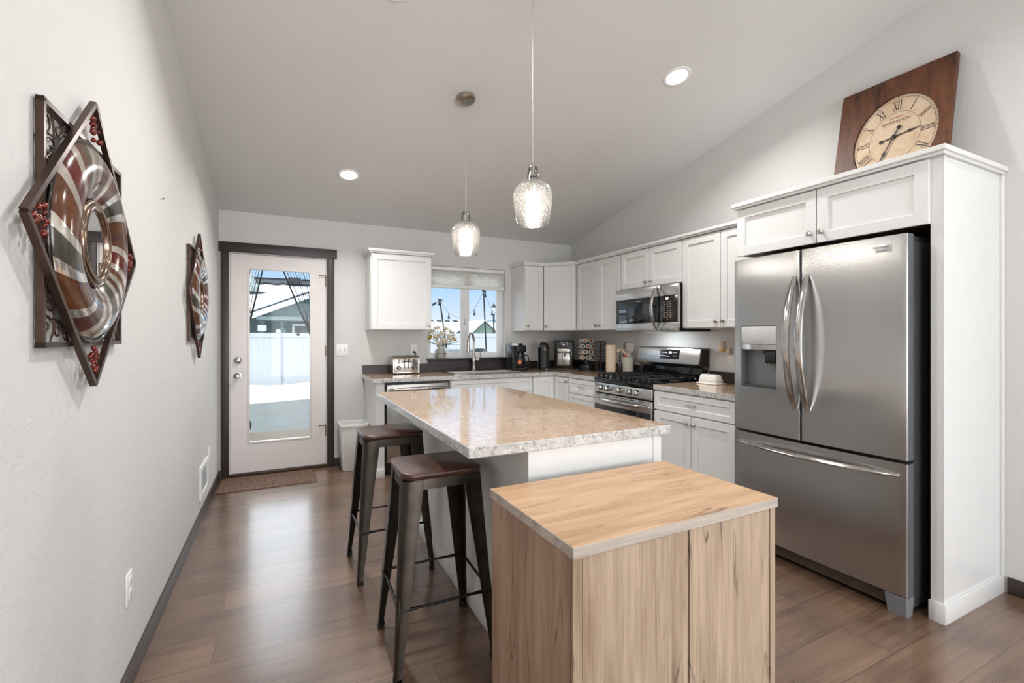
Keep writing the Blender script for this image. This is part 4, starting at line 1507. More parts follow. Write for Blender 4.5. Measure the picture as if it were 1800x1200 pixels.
def make_mirror(label, yc, zc):
    r = root('wall_mirror', (XL, yc, zc), label, 'wall mirror', 'star-framed mirrors on the left wall')
    q, h = 0.284, 0.402
    Xs, Xd = XL + 0.012, XL + 0.027
    P = lambda X, a, b: (X, yc + a, zc + b)
    m = MB()
    for a, b in (((-q, -q), (q, -q)), ((q, -q), (q, q)), ((q, q), (-q, q)), ((-q, q), (-q, -q))):
        ex = Vector((0, a[0] - b[0], a[1] - b[1])).normalized() * 0.006
        m.bar(Vector(P(Xs, *a)) + ex, Vector(P(Xs, *b)) - ex, 0.012, 0.016, (1, 0, 0))
    for a, b in ((-q, 0.0), (q, 0.0)):
        m.bar(P(XL - 0.001, a * 0.98, 0.2), P(Xs, a * 0.98, 0.2), 0.008)
    m.build('square_frame', FRAME, r, 0)
    m = MB()
    for a, b in (((-h, 0), (0, -h)), ((0, -h), (h, 0)), ((h, 0), (0, h)), ((0, h), (-h, 0))):
        m.bar(P(Xd, *a), P(Xd, *b), 0.013, 0.015, (1, 0, 0))
    m.build('diamond_frame', FRAME, r, 0)
    # swirling slatted dish
    prof = [(0.276, 0.018), (0.270, 0.030), (0.256, 0.041), (0.236, 0.050), (0.210, 0.055), (0.182, 0.053), (0.155, 0.045), (0.132, 0.033), (0.115, 0.022)]
    N = 48
    sub = 3
    m = MB()
    grid = []
    for rr, hh in prof:
        row = []
        for k in range(N * sub):
            a = 2 * PI * k / (N * sub) + 0.42 * math.sin(PI / 2 * (0.276 - rr) / 0.161)
            row.append(m.v(P(XL + hh, rr * math.cos(a), rr * math.sin(a))))
        grid.append(row)
    bkrow = [m.v(P(XL + 0.014, 0.276 * math.cos(2 * PI * k / (N * sub)), 0.276 * math.sin(2 * PI * k / (N * sub)))) for k in range(N * sub)]
    inrow = [m.v(P(XL + 0.014, 0.115 * math.cos(2 * PI * k / (N * sub) + 0.42), 0.115 * math.sin(2 * PI * k / (N * sub) + 0.42))) for k in range(N * sub)]
    order = [1, 1, 0, 3, 3, 0, 4, 1, 0, 4, 4, 0, 5, 0, 3, 1, 0, 2, 2, 0, 1, 1, 1, 0, 3, 3, 0, 1, 1, 1, 0, 4, 4, 0, 5, 0, 3, 3, 0, 4, 0, 1, 0, 2, 2, 0, 1, 4]
    nk = N * sub
    allrows = [bkrow] + grid + [inrow, bkrow]
    for i in range(len(allrows) - 1):
        for k in range(nk):
            l = (k + 1) % nk
            m.mi = order[(k // sub) % len(order)]
            m.f([allrows[i][k], allrows[i][l], allrows[i + 1][l], allrows[i + 1][k]])
    m.build('slatted_dish', SL_MATS, r, 80)
    m = MB()
    m.tube([P(XL + 0.022, 0.279 * math.cos(2 * PI * k / 64), 0.279 * math.sin(2 * PI * k / 64)) for k in range(64)], 0.006, 8, True)
    m.build('dish_rim', plain('black_chrome', (70, 66, 66), 0.12, 1.0), r, 80)
    m = MB()
    m.tube([P(XL + 0.031, 0.103 * math.cos(2 * PI * k / 48), 0.103 * math.sin(2 * PI * k / 48)) for k in range(48)], 0.011, 10, True)
    m.tube([P(XL + 0.031, 0.118 * math.cos(2 * PI * k / 48), 0.118 * math.sin(2 * PI * k / 48)) for k in range(48)], 0.006, 8, True)
    m.build('inner_ring', plain('ring_bronze', (150, 128, 112), 0.15, 1.0), r, 80)
    MB().lathe([(0.0, 0.015), (0.098, 0.015), (0.098, 0.031), (0.0, 0.031)], (XL, yc, zc), 'X', 48, False, False).build('mirror', MIRROR, r, 30)
    for sy in (-1, 1):
        for sz in (-1, 1):
            m = MB()
            X = XL + 0.011
            w = lambda a, b: (yc + sy * a * 0.945, zc + sz * b * 0.945)
            for a, b, r0, a0, sg in ((0.268, 0.252, 0.026, 0.5, 1), (0.248, 0.196, 0.030, 2.6, -1), (0.200, 0.262, 0.028, 0.2, 1), (0.275, 0.150, 0.022, -0.6, 1), (0.150, 0.275, 0.022, 2.2, -1)):
                cy, cz = w(a, b)
                spiral(m, cy, cz, r0, a0 if sy * sz > 0 else PI - a0, 1.2, sg * sy * sz, X, 0.0021)
            for c_ in (((0.292, 0.128), (0.268, 0.170), (0.222, 0.205), (0.225, 0.262), (0.245, 0.292)), ((0.128, 0.292), (0.172, 0.262), (0.212, 0.236), (0.262, 0.232), (0.292, 0.205))):
                m.tube([(X, *w(*p)) for p in c_], 0.0024, 6)
            m.build('scrollwork', FRAME, r, 60)
    rnd = random.Random(3)
    for ca, cb in ((1, 0), (-1, 0), (0, 1), (0, -1)):
        m = MB()
        for k in range(16):
            t = 0.305 + 0.062 * rnd.random()
            wd = (0.385 - t) * 0.55
            o_ = (rnd.random() * 2 - 1) * wd
            a, b = ca * t + cb * o_, cb * t + ca * o_
            m.sphere(P(Xd - 0.004 + 0.008 * rnd.random(), a, b), 0.0045 + 0.0045 * rnd.random(), 8)
        for k in range(4):
            t = 0.298 + k * 0.02
            m.sphere(P(Xd, ca * t, cb * t), 0.007, 8)
        m.build('bead_cluster', BEADS, r, 60)
    return r


mr = make_mirror('large-looking star-framed slatted round mirror on the left wall, the nearer one', 1.728, 1.563)
mr['label'] = 'star-framed round mirror with striped slats on the left wall, nearest the viewer'
m2 = copy_tree(mr)
m2['label'] = 'star-framed round mirror seen nearly edge-on beside the back door'
m2.location.y += 1.92
tag(MB().tube([(XL - 0.002, 2.695, 1.943), (XL + 0.012, 2.695, 1.945), (XL + 0.014, 2.695, 1.950)], 0.0022, 6).build('nail', DKGREY), 'small bare nail in the left wall between the two mirrors', 'nail')

# ------------------------------------------------------------------ outlets, switches and register
def fL(P):   # left wall: local (u, d, z) -> (P - d, u, z), room on the -d side
    return Matrix(((0, -1, 0, P), (1, 0, 0, 0), (0, 0, 1, 0), (0, 0, 0, 1)))


SLOT = plain('slot_dark', (60, 58, 56), 0.6)


def outlet(T, u, z, label, wp=None, name='wall_outlet'):
    wp = wp or T @ Vector((u, 0, z))
    r = root(name, wp, label, 'outlet')
    MB(T).box(u - 0.035, u + 0.035, -0.006, 0, z - 0.058, z + 0.058, 0.003).build('plate', WHITE, r)
    for k in (-0.022, 0.022):
        m = MB(T)
        m.box(u - 0.016, u + 0.016, -0.0085, -0.005, z + k - 0.016, z + k + 0.016, 0.004)
        sk = m.build('socket', WHITE, r)
        m = MB(T)
        for q, hh in ((-0.0065, 0.005), (0.0065, 0.004)):
            m.box(u + q - 0.001, u + q + 0.001, -0.0089, -0.0082, z + k - 0.001, z + k + hh * 1.6)
        m.lathe([(0.0, -0.0089), (0.0026, -0.0089), (0.0026, -0.008)], (u, 0, z + k - 0.009), 'Y', 10, False, False)
        m.build('slots', SLOT, sk, 0)
    return r


TL = fL(XL)
outlet(TL, 2.178, 0.368, 'white duplex outlet low on the left wall near the viewer')
outlet(TL, 4.32, 0.372, 'white duplex outlet low on the left wall above the register corner')
r = root('wall_register', (XL, 4.03, 0.27), 'white wall register with a grey louvre low on the left wall', 'vent')
m = MB(TL)
for a in ((3.85, 3.885, 0.155, 0.385), (4.175, 4.21, 0.155, 0.385), (3.885, 4.175, 0.155, 0.19), (3.885, 4.175, 0.35, 0.385)):
    m.box(a[0], a[1], -0.012, 0, a[2], a[3])
m.build('frame', WHITE, r, 0)
m = MB(TL)
m.box(3.885, 4.175, -0.003, 0, 0.19, 0.35)
for k in range(9):
    z = 0.198 + k * 0.0175
    m.hexa([(3.885, -0.004, z), (4.175, -0.004, z), (4.175, -0.0025, z), (3.885, -0.0025, z)], [(3.885, -0.010, z + 0.012), (4.175, -0.010, z + 0.012), (4.175, -0.0085, z + 0.012), (3.885, -0.0085, z + 0.012)])
m.build('louvre', LGREY, r, 0)
TBK = fY(D)
outlet(TBK, 1.277, 1.153, 'white duplex outlet on the back wall above the toaster')
outlet(TBK, 2.545, 1.16, 'white duplex outlet on the back wall behind the coffee makers')
TR = fX(XR)
outlet(TR, 2.622, 1.14, 'white duplex outlet on the right wall below the plug-in warmer')
r = root('light_switch', (0.55, D, 1.159), 'white double light switch right of the back door', 'light switch')
MB(TBK).box(0.493, 0.607, -0.006, 0, 1.101, 1.217, 0.003).build('plate', WHITE, r)
for u in (0.527, 0.573):
    m = MB(TBK)
    m.box(u - 0.006, u + 0.006, -0.0068, -0.005, 1.147, 1.171)
    m.prism([(u - 0.004, -0.006, 1.152), (u - 0.004, -0.016, 1.166), (u - 0.004, -0.014, 1.171), (u - 0.004, -0.006, 1.166)], (0.008, 0, 0))
    m.build('toggle', LGREY, r, 0)

# ------------------------------------------------------------------ doormat and bin
r = root('doormat', (-0.1, 4.72, 0), 'brown ribbed doormat in front of the back door', 'mat')
m = MB()
nx, ny = 50, 24
mx0, mx1, my0, my1 = -0.484, 0.288, 4.500, 4.942
g = [[m.v((mx0 + (mx1 - mx0) * i / nx, my0 + (my1 - my0) * j / ny, 0.010 + 0.0022 * random.random() if 0 < i < nx and 0 < j < ny else 0.006)) for j in range(ny + 1)] for i in range(nx + 1)]
for i in range(nx):
    for j in range(ny):
        m.f([g[i][j], g[i + 1][j], g[i + 1][j + 1], g[i][j + 1]])
low = {}
bd_ = [(i, 0) for i in range(nx)] + [(nx, j) for j in range(ny)] + [(i, ny) for i in range(nx, 0, -1)] + [(0, j) for j in range(ny, 0, -1)]
lv = [m.v((g[i][j].co.x, g[i][j].co.y, 0.0005)) for i, j in bd_]
for k in range(len(bd_)):
    l = (k + 1) % len(bd_)
    m.f([lv[k], lv[l], g[bd_[l][0]][bd_[l][1]], g[bd_[k][0]][bd_[k][1]]])
m.f(lv[::-1])
m.build('pile', MAT, r, 0)
r = root('waste_bin', (0.63, 4.80, 0), 'white plastic waste bin standing between the back door and the counter', 'bin')


def shift(lp, x, y, z):
    return [(p[0] + x, p[1] + y, z) for p in lp]


m = MB()
bx, by = 0.632, 4.815
lo, li = [], []
for z, hx, hy in ((0.0005, 0.098, 0.098), (0.008, 0.104, 0.104), (0.425, 0.124, 0.128)):
    lo.append(shift(rrect(hx, hy, 0.024, 5), bx, by, z))
for z, hx, hy in ((0.425, 0.120, 0.124), (0.012, 0.100, 0.100)):
    li.append(shift(rrect(hx, hy, 0.022, 5), bx, by, z))
loft(m, lo + li)
m.build('body', WHITE, r, 40)
m = MB()
loops = [shift(rrect(0.123, 0.127, 0.024, 5), bx, by, 0.424), shift(rrect(0.131, 0.135, 0.028, 5), bx, by, 0.424), shift(rrect(0.133, 0.137, 0.028, 5), bx, by, 0.432), shift(rrect(0.131, 0.135, 0.028, 5), bx, by, 0.450), shift(rrect(0.124, 0.128, 0.025, 5), bx, by, 0.452), shift(rrect(0.120, 0.124, 0.024, 5), bx, by, 0.440)]
rs = [[m.v(p) for p in lp] for lp in loops]
for a in range(len(rs)):
    p, q = rs[a], rs[(a + 1) % len(rs)]
    for i in range(len(p)):
        j = (i + 1) % len(p)
        m.f([p[i], p[j], q[j], q[i]])
m.build('rim', WHITE, r, 40)

# ------------------------------------------------------------------ wall clock on top of the refrigerator cabinet
ls = math.hypot(0.15, 0.71)
up = Vector((0.15 / ls, 0, 0.71 / ls))
rt = Vector((0, -1, 0))
nr = rt.cross(up)          # towards the room
O = Vector((3.108, 1.4625, 2.157))
MC = Matrix(((rt.x, up.x, nr.x, O.x), (rt.y, up.y, nr.y, O.y), (rt.z, up.z, nr.z, O.z), (0, 0, 0, 1)))
r = root('wall_clock', tuple(O), 'large rustic wooden clock with an oval aged dial on top of the fridge cabinet', 'clock')
CW, CH, FA, FB = 0.2825, 0.689, 0.209, 0.258
fc = (0.0245, 0.302)
WOODC = woodmat('rustic_red_wood', [(38, 21, 13), (66, 36, 21), (92, 51, 30), (128, 78, 48)], 'Z', 0.5, 0.5, 1.3, True, 0.3)
m = MB(MC)
n = 72
fr_, ov, ovb = [], [], []
for k in range(n):
    a = 2 * PI * k / n
    ca, sa = math.cos(a), math.sin(a)
    px, py = fc[0] + FA * ca, fc[1] + FB * sa
    ts = []
    if ca > 1e-9: ts.append((CW - fc[0]) / ca)
    if ca < -1e-9: ts.append((-CW - fc[0]) / ca)
    if sa > 1e-9: ts.append((CH - fc[1]) / sa)
    if sa < -1e-9: ts.append((0 - fc[1]) / sa)
    t = min(ts)
    ov.append((px, py))
    fr_.append((fc[0] + t * ca, fc[1] + t * sa))
for cxy in ((CW, CH), (-CW, CH), (CW, 0), (-CW, 0)):
    j = min(range(n), key=lambda i: (fr_[i][0] - cxy[0]) ** 2 + (fr_[i][1] - cxy[1]) ** 2)
    fr_[j] = cxy
A_ = [m.v((x, y, 0)) for x, y in fr_]
B_ = [m.v((x, y, 0)) for x, y in ov]
C_ = [m.v((x, y, -0.014)) for x, y in ov]
Dv = [m.v((x, y, -0.034)) for x, y in fr_]
for k in range(n):
    l = (k + 1) % n
    m.f([A_[k], A_[l], B_[l], B_[k]])
    m.f([B_[k], B_[l], C_[l], C_[k]])
    m.f([A_[l], A_[k], Dv[k], Dv[l]])
m.f(C_)
m.f(Dv[::-1])
m.build('board', WOODC, r, 0)
t_ = NT('aged_dial')
g = t_.noise(t_.coord(), 7, 5, 0.6)
g2 = t_.noise(t_.coord(), 40, 3, 0.6)
cc = t_.ramp(g, [(0.25, lin((170, 140, 108))), (0.5, lin((200, 176, 148))), (0.75, lin((214, 194, 170)))])
cc = t_.mix(t_.ramp(g2, [(0.6, (0, 0, 0)), (0.75, (0.5, 0.5, 0.5))]), cc, lin((150, 112, 78)))
t_.base(cc, 0.6)
m = MB(MC)
lo_ = [[m.v((fc[0] + (FA - 0.001) * math.cos(2 * PI * k / n), fc[1] + (FB - 0.001) * math.sin(2 * PI * k / n), z)) for k in range(n)] for z in (-0.0138, -0.0105)]
m.f(lo_[0][::-1]); m.f(lo_[1])
for k in range(n):
    l = (k + 1) % n
    m.f([lo_[0][k], lo_[0][l], lo_[1][l], lo_[1][k]])
dial = m.build('dial', t_.m, r, 30)
CINK = plain('clock_ink', (62, 44, 36), 0.7)
CRED = plain('clock_red_ink', (150, 70, 52), 0.7)
FZ = -0.0102


def ellring(m, f, w):
    pts = [[m.v((fc[0] + (FA * f + o_) * math.cos(2 * PI * k / 96), fc[1] + (FB * f + o_) * math.sin(2 * PI * k / 96), z)) for k in range(96)] for o_, z in ((-w, FZ - 0.0004), (-w, FZ + 0.0003), (w, FZ + 0.0003), (w, FZ - 0.0004))]
    for a in range(4):
        b = (a + 1) % 4
        for k in range(96):
            l = (k + 1) % 96
            m.f([pts[a][k], pts[a][l], pts[b][l], pts[b][k]])


for f, w, nm in ((0.60, 0.0007, 'inner_circle'), (0.925, 0.0006, 'minute_ring'), (0.985, 0.0009, 'minute_ring')):
    m = MB(MC)
    ellring(m, f, w)
    m.build(nm, CINK, dial, 0)
m = MB(MC)
for k in range(60):
    a = 2 * PI * k / 60
    c0 = Vector((fc[0] + FA * 0.925 * math.sin(a), fc[1] + FB * 0.925 * math.cos(a), FZ))
    c1 = Vector((fc[0] + FA * 0.955 * math.sin(a), fc[1] + FB * 0.955 * math.cos(a), FZ))
    m.bar(c0, c1, 0.0012 if k % 5 else 0.004, 0.0006, (0, 0, 1))
m.build('minute_track', CINK, dial, 0)


def numeral(txt, k):
    a = 2 * PI * k / 12
    c_ = Vector((fc[0] + FA * 0.765 * math.sin(a), fc[1] + FB * 0.765 * math.cos(a), FZ))
    ra = Vector((math.sin(a) * FA, math.cos(a) * FB, 0)).normalized()
    ta = Vector((ra.y, -ra.x, 0))
    hh = 0.029
    wid = {'I': 0.011, 'V': 0.022, 'X': 0.022}
    tot = sum(wid[ch] for ch in txt)
    x = -tot / 2
    m = MB(MC)
    for ch in txt:
        w = wid[ch]
        q = lambda u, v: c_ + ta * u + ra * v
        if ch == 'I':
            m.bar(q(x + w / 2, -hh), q(x + w / 2, hh), 0.0046, 0.0006, (0, 0, 1))
        elif ch == 'V':
            m.bar(q(x + 0.003, hh), q(x + w / 2, -hh), 0.0048, 0.0006, (0, 0, 1))
            m.bar(q(x + w - 0.003, hh), q(x + w / 2, -hh), 0.0020, 0.0007, (0, 0, 1))
        else:
            m.bar(q(x + 0.002, hh), q(x + w - 0.002, -hh), 0.0048, 0.0006, (0, 0, 1))
            m.bar(q(x + w - 0.002, hh), q(x + 0.002, -hh), 0.0020, 0.0007, (0, 0, 1))
        x += w
    for v in (-hh, hh):
        m.bar(c_ + ra * v - ta * (tot / 2), c_ + ra * v + ta * (tot / 2), 0.0014, 0.0005, (0, 0, 1))
    m.build('numeral', CINK, dial, 0)


for k, tx in enumerate(('XII', 'I', 'II', 'III', 'IV', 'V', 'VI', 'VII', 'VIII', 'IX', 'X', 'XI')):
    numeral(tx, k)
for body, size, dy, mt, sxx in (('STATION', 0.016, 0.122, CRED, 1.05), ('KENSINGTON', 0.0225, 0.098, CINK, 1.0), ('1879', 0.010, 0.080, CRED, 1.0)):
    text_obj(body, size, MC @ Matrix.Translation((fc[0], fc[1] + dy, FZ)), mt, dial, sx=sxx) if body != '1879' else None
m = MB(MC)
for a, b in ((-0.06, -0.012), (0.012, 0.06)):
    m.bar((fc[0] + a, fc[1] + 0.081, FZ), (fc[0] + b, fc[1] + 0.081, FZ), 0.0012, 0.0006, (0, 0, 1))
m.build('ornament_line', CRED, dial, 0)
HAND = plain('dark_bronze_hand', (44, 34, 30), 0.5, 0.3)


def hand(ang, L, tail, z, name):
    m = MB(MC)
    a = R(ang)
    d = Vector((math.sin(a), math.cos(a), 0))
    s_ = Vector((d.y, -d.x, 0))
    c_ = Vector((fc[0], fc[1], z))
    prof = [(-tail, 0.002), (0.0, 0.0045), (L * 0.50, 0.0022), (L * 0.55, 0.0075), (L * 0.62, 0.0085), (L * 0.68, 0.0045), (L, 0.0008)]
    lp = [c_ + d * u + s_ * w for u, w in prof] + [c_ + d * u - s_ * w for u, w in prof[::-1]]
    m.prism([tuple(p) for p in lp], (0, 0, 0.002))
    e_ = c_ - d * tail
    m.lathe([(0.0, 0.0), (0.011, 0.0), (0.011, 0.002), (0.0, 0.002)], tuple(e_), 'Z', 18, False, False)
    m.build(name, HAND, r, 0)


hand(82, 0.128, 0.062, FZ + 0.004, 'hour_hand')
hand(203, 0.172, 0.056, FZ + 0.007, 'minute_hand')
MB(MC).lathe([(0.0, FZ), (0.012, FZ), (0.012, FZ + 0.010), (0.0, FZ + 0.012)], (fc[0], fc[1], 0), 'Z', 20, False, False).build('hub', HAND, r)

# ------------------------------------------------------------------ things on the counter
# toaster
r = root('toaster', (1.14, 4.80, C), 'stainless steel four-slot toaster with two black dials', 'toaster')
TX0, TX1, TY0, TY1, TZ0, TZ1 = 1.005, 1.272, 4.715, 4.90, C + 0.012, C + 0.184
TOAST = plain('toaster_steel', (196, 190, 184), 0.2, 1.0, var=0.03)
prof = [(TY0 + 0.004, TZ0), (TY0 + 0.002, TZ0 + 0.10)]
for i in range(9):
    a = PI - (PI / 2) * i / 8
    prof.append((TY0 + 0.05 + 0.046 * math.cos(a), TZ1 - 0.046 + 0.046 * math.sin(a)))
for i in range(9):
    a = PI / 2 - (PI / 2) * i / 8
    prof.append((TY1 - 0.05 + 0.05 * math.cos(a), TZ1 - 0.05 + 0.05 * math.sin(a)))
prof += [(TY1, TZ0)]
m = MB()
m.prism([(TX0, y, z) for y, z in prof], (TX1 - TX0, 0, 0))
m.build('body', TOAST, r, 30)
MB().prism([(TX0 + 0.012, TY0 - 0.006, TZ0 + 0.004), (TX1 - 0.012, TY0 - 0.006, TZ0 + 0.004), (TX1 - 0.012, TY0 - 0.003, TZ0 + 0.128), (TX1 - 0.03, TY0 - 0.001, TZ0 + 0.145), (TX0 + 0.03, TY0 - 0.001, TZ0 + 0.145), (TX0 + 0.012, TY0 - 0.003, TZ0 + 0.128)], (0, 0.012, 0), 0.002).build('front_panel', TOAST, r)
MB().box(TX0 + 0.006, TX1 - 0.006, TY0 + 0.004, TY1 - 0.004, C + 0.0005, TZ0 + 0.002, 0.003).build('base', BLACK, r)
MB().box(TX0 + 0.02, TX1 - 0.02, TY0 - 0.008, TY0 - 0.001, TZ0 - 0.003, TZ0 + 0.014, 0.003).build('crumb_tray', TOAST, r)
for u in (1.058, 1.219):
    m = MB()
    m.lathe([(0.0, -0.016), (0.018, -0.016), (0.0225, -0.010), (0.0225, 0.0)], (u, TY0 - 0.006, TZ0 + 0.055), 'Y', 24, False, True)
    kb = m.build('dial', BLACK, r)
    MB().bar((u - 0.008, TY0 - 0.023, TZ0 + 0.070), (u + 0.008, TY0 - 0.023, TZ0 + 0.040), 0.004, 0.002, (0, 1, 0)).build('pointer', WHITE, kb, 0)
    m = MB()
    for i in range(4):
        for j in range(2):
            m.box(u - 0.012 + j * 0.013, u - 0.002 + j * 0.013, TY0 - 0.0075, TY0 - 0.0035, TZ0 + 0.098 + i * 0.011, TZ0 + 0.104 + i * 0.011)
    m.build('buttons', SLOT, r, 0)
for u in (1.117, 1.160):
    MB().box(u - 0.004, u + 0.004, TY0 - 0.0072, TY0 - 0.003, TZ0 + 0.045, TZ0 + 0.145).build('lever_slot', SLOT, r, 0)
    m = MB()
    m.box(u - 0.018, u + 0.018, TY0 - 0.026, TY0 - 0.012, TZ0 + 0.112, TZ0 + 0.122, 0.004)
    m.box(u - 0.005, u + 0.005, TY0 - 0.014, TY0 - 0.005, TZ0 + 0.113, TZ0 + 0.121)
    m.build('lever', BLACK, r)
m = MB()
for yy in (TY0 + 0.055, TY1 - 0.075):
    for u in (TX0 + 0.03, TX0 + 0.145):
        m.box(u, u + 0.095, yy, yy + 0.022, TZ1 - 0.003, TZ1 + 0.001)
m.build('bread_slots', SLOT, r, 0)
m = MB()
m.tube([(1.277, D - 0.009, 1.128), (1.281, D - 0.03, 1.128), (1.290, D - 0.034, 1.12), (1.297, D - 0.034, 1.08), (1.30, D - 0.034, 1.02), (1.285, D - 0.045, 0.95), (1.262, TY1 - 0.01, 0.94)], [0.013, 0.012, 0.006, 0.004, 0.004, 0.004, 0.004], 8)
m.build('power_cord', BLACK, r)

# flower jug on the sill, each flower on its own
SZ = 1.0535
VX, VY = 1.588, D + 0.012
r = root('flower_jug', (VX, VY, SZ), 'frosted white jug holding cream flowers on the window sill', 'vase')
JUG = glassmat('frosted_jug', (0.96, 0.96, 0.95), 1.0, 0, 0.75)
jo = [(0.0, 0.0), (0.050, 0.0), (0.056, 0.004), (0.056, 0.03), (0.050, 0.075), (0.040, 0.105), (0.037, 0.118), (0.043, 0.138)]
ji = [(0.040, 0.138), (0.034, 0.118), (0.037, 0.104), (0.047, 0.074), (0.053, 0.03), (0.052, 0.006), (0.0, 0.005)]
MB().lathe(jo + ji, (VX, VY, SZ), 'Z', 28, False, False).build('jug', JUG, r, 60)
m = MB()
m.tube([(VX + 0.040, VY, SZ + 0.115), (VX + 0.068, VY - 0.005, SZ + 0.105), (VX + 0.078, VY - 0.006, SZ + 0.07), (VX + 0.068, VY - 0.004, SZ + 0.035), (VX + 0.052, VY, SZ + 0.022)], 0.005, 8)
m.build('handle', JUG, r)
m = MB()
m.tube([(VX + 0.056 * math.cos(t) * 0.93, VY + 0.056 * math.sin(t) * 0.93, SZ + 0.055) for t in [2 * PI * k / 24 for k in range(24)]], 0.0025, 6, True)
for s_ in (-1, 1):
    m.tube([(VX + 0.02, VY - 0.054, SZ + 0.055), (VX + 0.02 + s_ * 0.014, VY - 0.058, SZ + 0.066), (VX + 0.02 + s_ * 0.02, VY - 0.058, SZ + 0.055), (VX + 0.02, VY - 0.056, SZ + 0.053), (VX + 0.02 + s_ * 0.008, VY - 0.057, SZ + 0.03)], 0.0022, 6)
m.build('twine_bow', plain('grey_twine', (96, 92, 88), 0.9), r)
PETAL = plain('cream_petal', (244, 236, 218), 0.7, var=0.05, vs=60)
PETY = plain('yellow_petal', (214, 190, 96), 0.7, var=0.1, vs=60)
STEM = plain('stem_green', (86, 104, 62), 0.6)
LEAF = plain('leaf_green', (92, 112, 72), 0.6, var=0.3, vs=40)
LEAFG = plain('leaf_grey_green', (116, 122, 104), 0.6, var=0.3, vs=40)
LEAFY = plain('leaf_yellow_green', (158, 156, 70), 0.6, var=0.2, vs=40)


def petal_cup(m, c, ax, rad, n, tilt, rnd):
    ax = Vector(ax).normalized()
    a = ax.cross(Vector((0.31, 0.95, 0.1))).normalized()
    b = ax.cross(a)
    for k in range(n):
        t = 2 * PI * k / n + rnd.random() * 0.5
        d = a * math.cos(t) + b * math.sin(t)
        s_ = ax.cross(d)
        c0 = Vector(c)
        w = rad * 0.62
        rows = []
        for i, (o_, h_, ww) in enumerate(((0.12, -0.35, 0.3), (0.62 * tilt + 0.15, -0.1, 0.95), (0.95 * tilt + 0.1, 0.38, 1.0), (1.05 * tilt + 0.12, 0.62, 0.45))):
            rows.append([m.v(c0 + d * (rad * o_) * (1 - 0.18 * abs(q)) + ax * rad * h_ + s_ * w * ww * q) for q in (-1, 0, 1)])
        for i in range(3):
            for j in range(2):
                m.f([rows[i][j], rows[i][j + 1], rows[i + 1][j + 1], rows[i + 1][j]])


def leaf(m, p, d, L, w):
    p, d = Vector(p), Vector(d).normalized()
    s_ = d.cross(Vector((0.1, 0.2, 1))).normalized()
    n_ = s_.cross(d)
    mid = [p + d * (L * t) - n_ * (0.25 * L * t * t) for t in (0, 0.3, 0.65, 1)]
    ws = (0.15, 1.0, 0.8, 0.05)
    rows = [[m.v(q - s_ * w * k + n_ * w * 0.3), m.v(q), m.v(q + s_ * w * k + n_ * w * 0.3)] for q, k in zip(mid, ws)]
    for i in range(3):
        for j in range(2):
            m.f([rows[i][j], rows[i][j + 1], rows[i + 1][j + 1], rows[i + 1][j]])


SLOTI = [0]


def stem_pts(tip):
    tip = Vector(tip)
    d = Vector((tip.x - VX, tip.y - VY, 0))
    ang = math.atan2(d.y, d.x)
    i = SLOTI[0]
    SLOTI[0] += 1
    rr = (0.029, 0.022, 0.015, 0.008)[i % 4]
    nk = Vector((VX + rr * math.cos(ang), VY + rr * math.sin(ang), SZ + 0.132))
    b0 = Vector((VX + rr * 0.85 * math.cos(ang), VY + rr * 0.85 * math.sin(ang), SZ + 0.03))
    return [b0, nk, nk.lerp(tip, 0.5) + Vector((0, 0, 0.012)), tip]


rnd = random.Random(11)
blooms = [(-0.062, -0.035, 0.232, 0.040, 'cream'), (0.012, -0.062, 0.185, 0.040, 'cream'), (0.082, -0.045, 0.222, 0.042, 'cream'), (0.012, -0.020, 0.268, 0.039, 'cream'), (-0.098, 0.0, 0.290, 0.036, 'cream'), (0.110, -0.010, 0.285, 0.036, 'cream'), (-0.050, -0.060, 0.158, 0.028, 'cream'), (0.055, 0.008, 0.322, 0.031, 'cream'), (-0.042, 0.012, 0.330, 0.031, 'cream'), (-0.130, -0.02, 0.228, 0.026, 'yellow'), (0.138, -0.03, 0.212, 0.026, 'yellow')]
for i, (dx, dy, h, rad, kind) in enumerate(blooms):
    tip = Vector((VX + dx, VY + dy, SZ + h))
    lab = 'cream rose in the white jug on the sill' if kind == 'cream' else 'small yellowish blossom at the side of the cream roses in the jug'
    r = root('cut_flower', tuple(tip), lab, 'flower', 'cream roses in the jug' if kind == 'cream' else 'yellow blossoms in the jug')
    m = MB()
    ax = (tip - Vector((VX, VY, SZ + 0.10))).normalized() + Vector((0, -0.35, 0.1))
    for rr, n_, tl in ((rad, 6, 1.0), (rad * 0.78, 5, 0.75), (rad * 0.55, 4, 0.5)):
        petal_cup(m, tip, ax, rr, n_, tl, rnd)
    m.sphere(tuple(tip + Vector(ax).normalized() * rad * 0.1), rad * 0.34, 8)
    m.build('bloom', PETAL if kind == 'cream' else PETY, r, 0)
    MB().tube(stem_pts(tip), 0.0022, 6).build('stem', STEM, r)
    m = MB()
    for k in range(1):
        a = math.atan2(tip.y - VY - 0.02, tip.x - VX) + rnd.random() - 0.5
        leaf(m, tip - Vector((0, 0, rad * 0.9)), (math.cos(a), math.sin(a) - 0.3, 0.15), 0.05, 0.013)
    m.build('leaves', LEAF, r, 0)
sprigs = [(-0.125, 0.02, 0.345, 'y'), (-0.08, 0.03, 0.38, 'g'), (0.0, 0.02, 0.345, 'g'), (0.07, 0.015, 0.36, 'g'), (0.14, -0.005, 0.255, 'g'), (0.16, -0.02, 0.175, 'g'), (-0.12, -0.02, 0.17, 'l'), (0.09, -0.03, 0.155, 'l'), (0.195, -0.025, 0.150, 'g')]
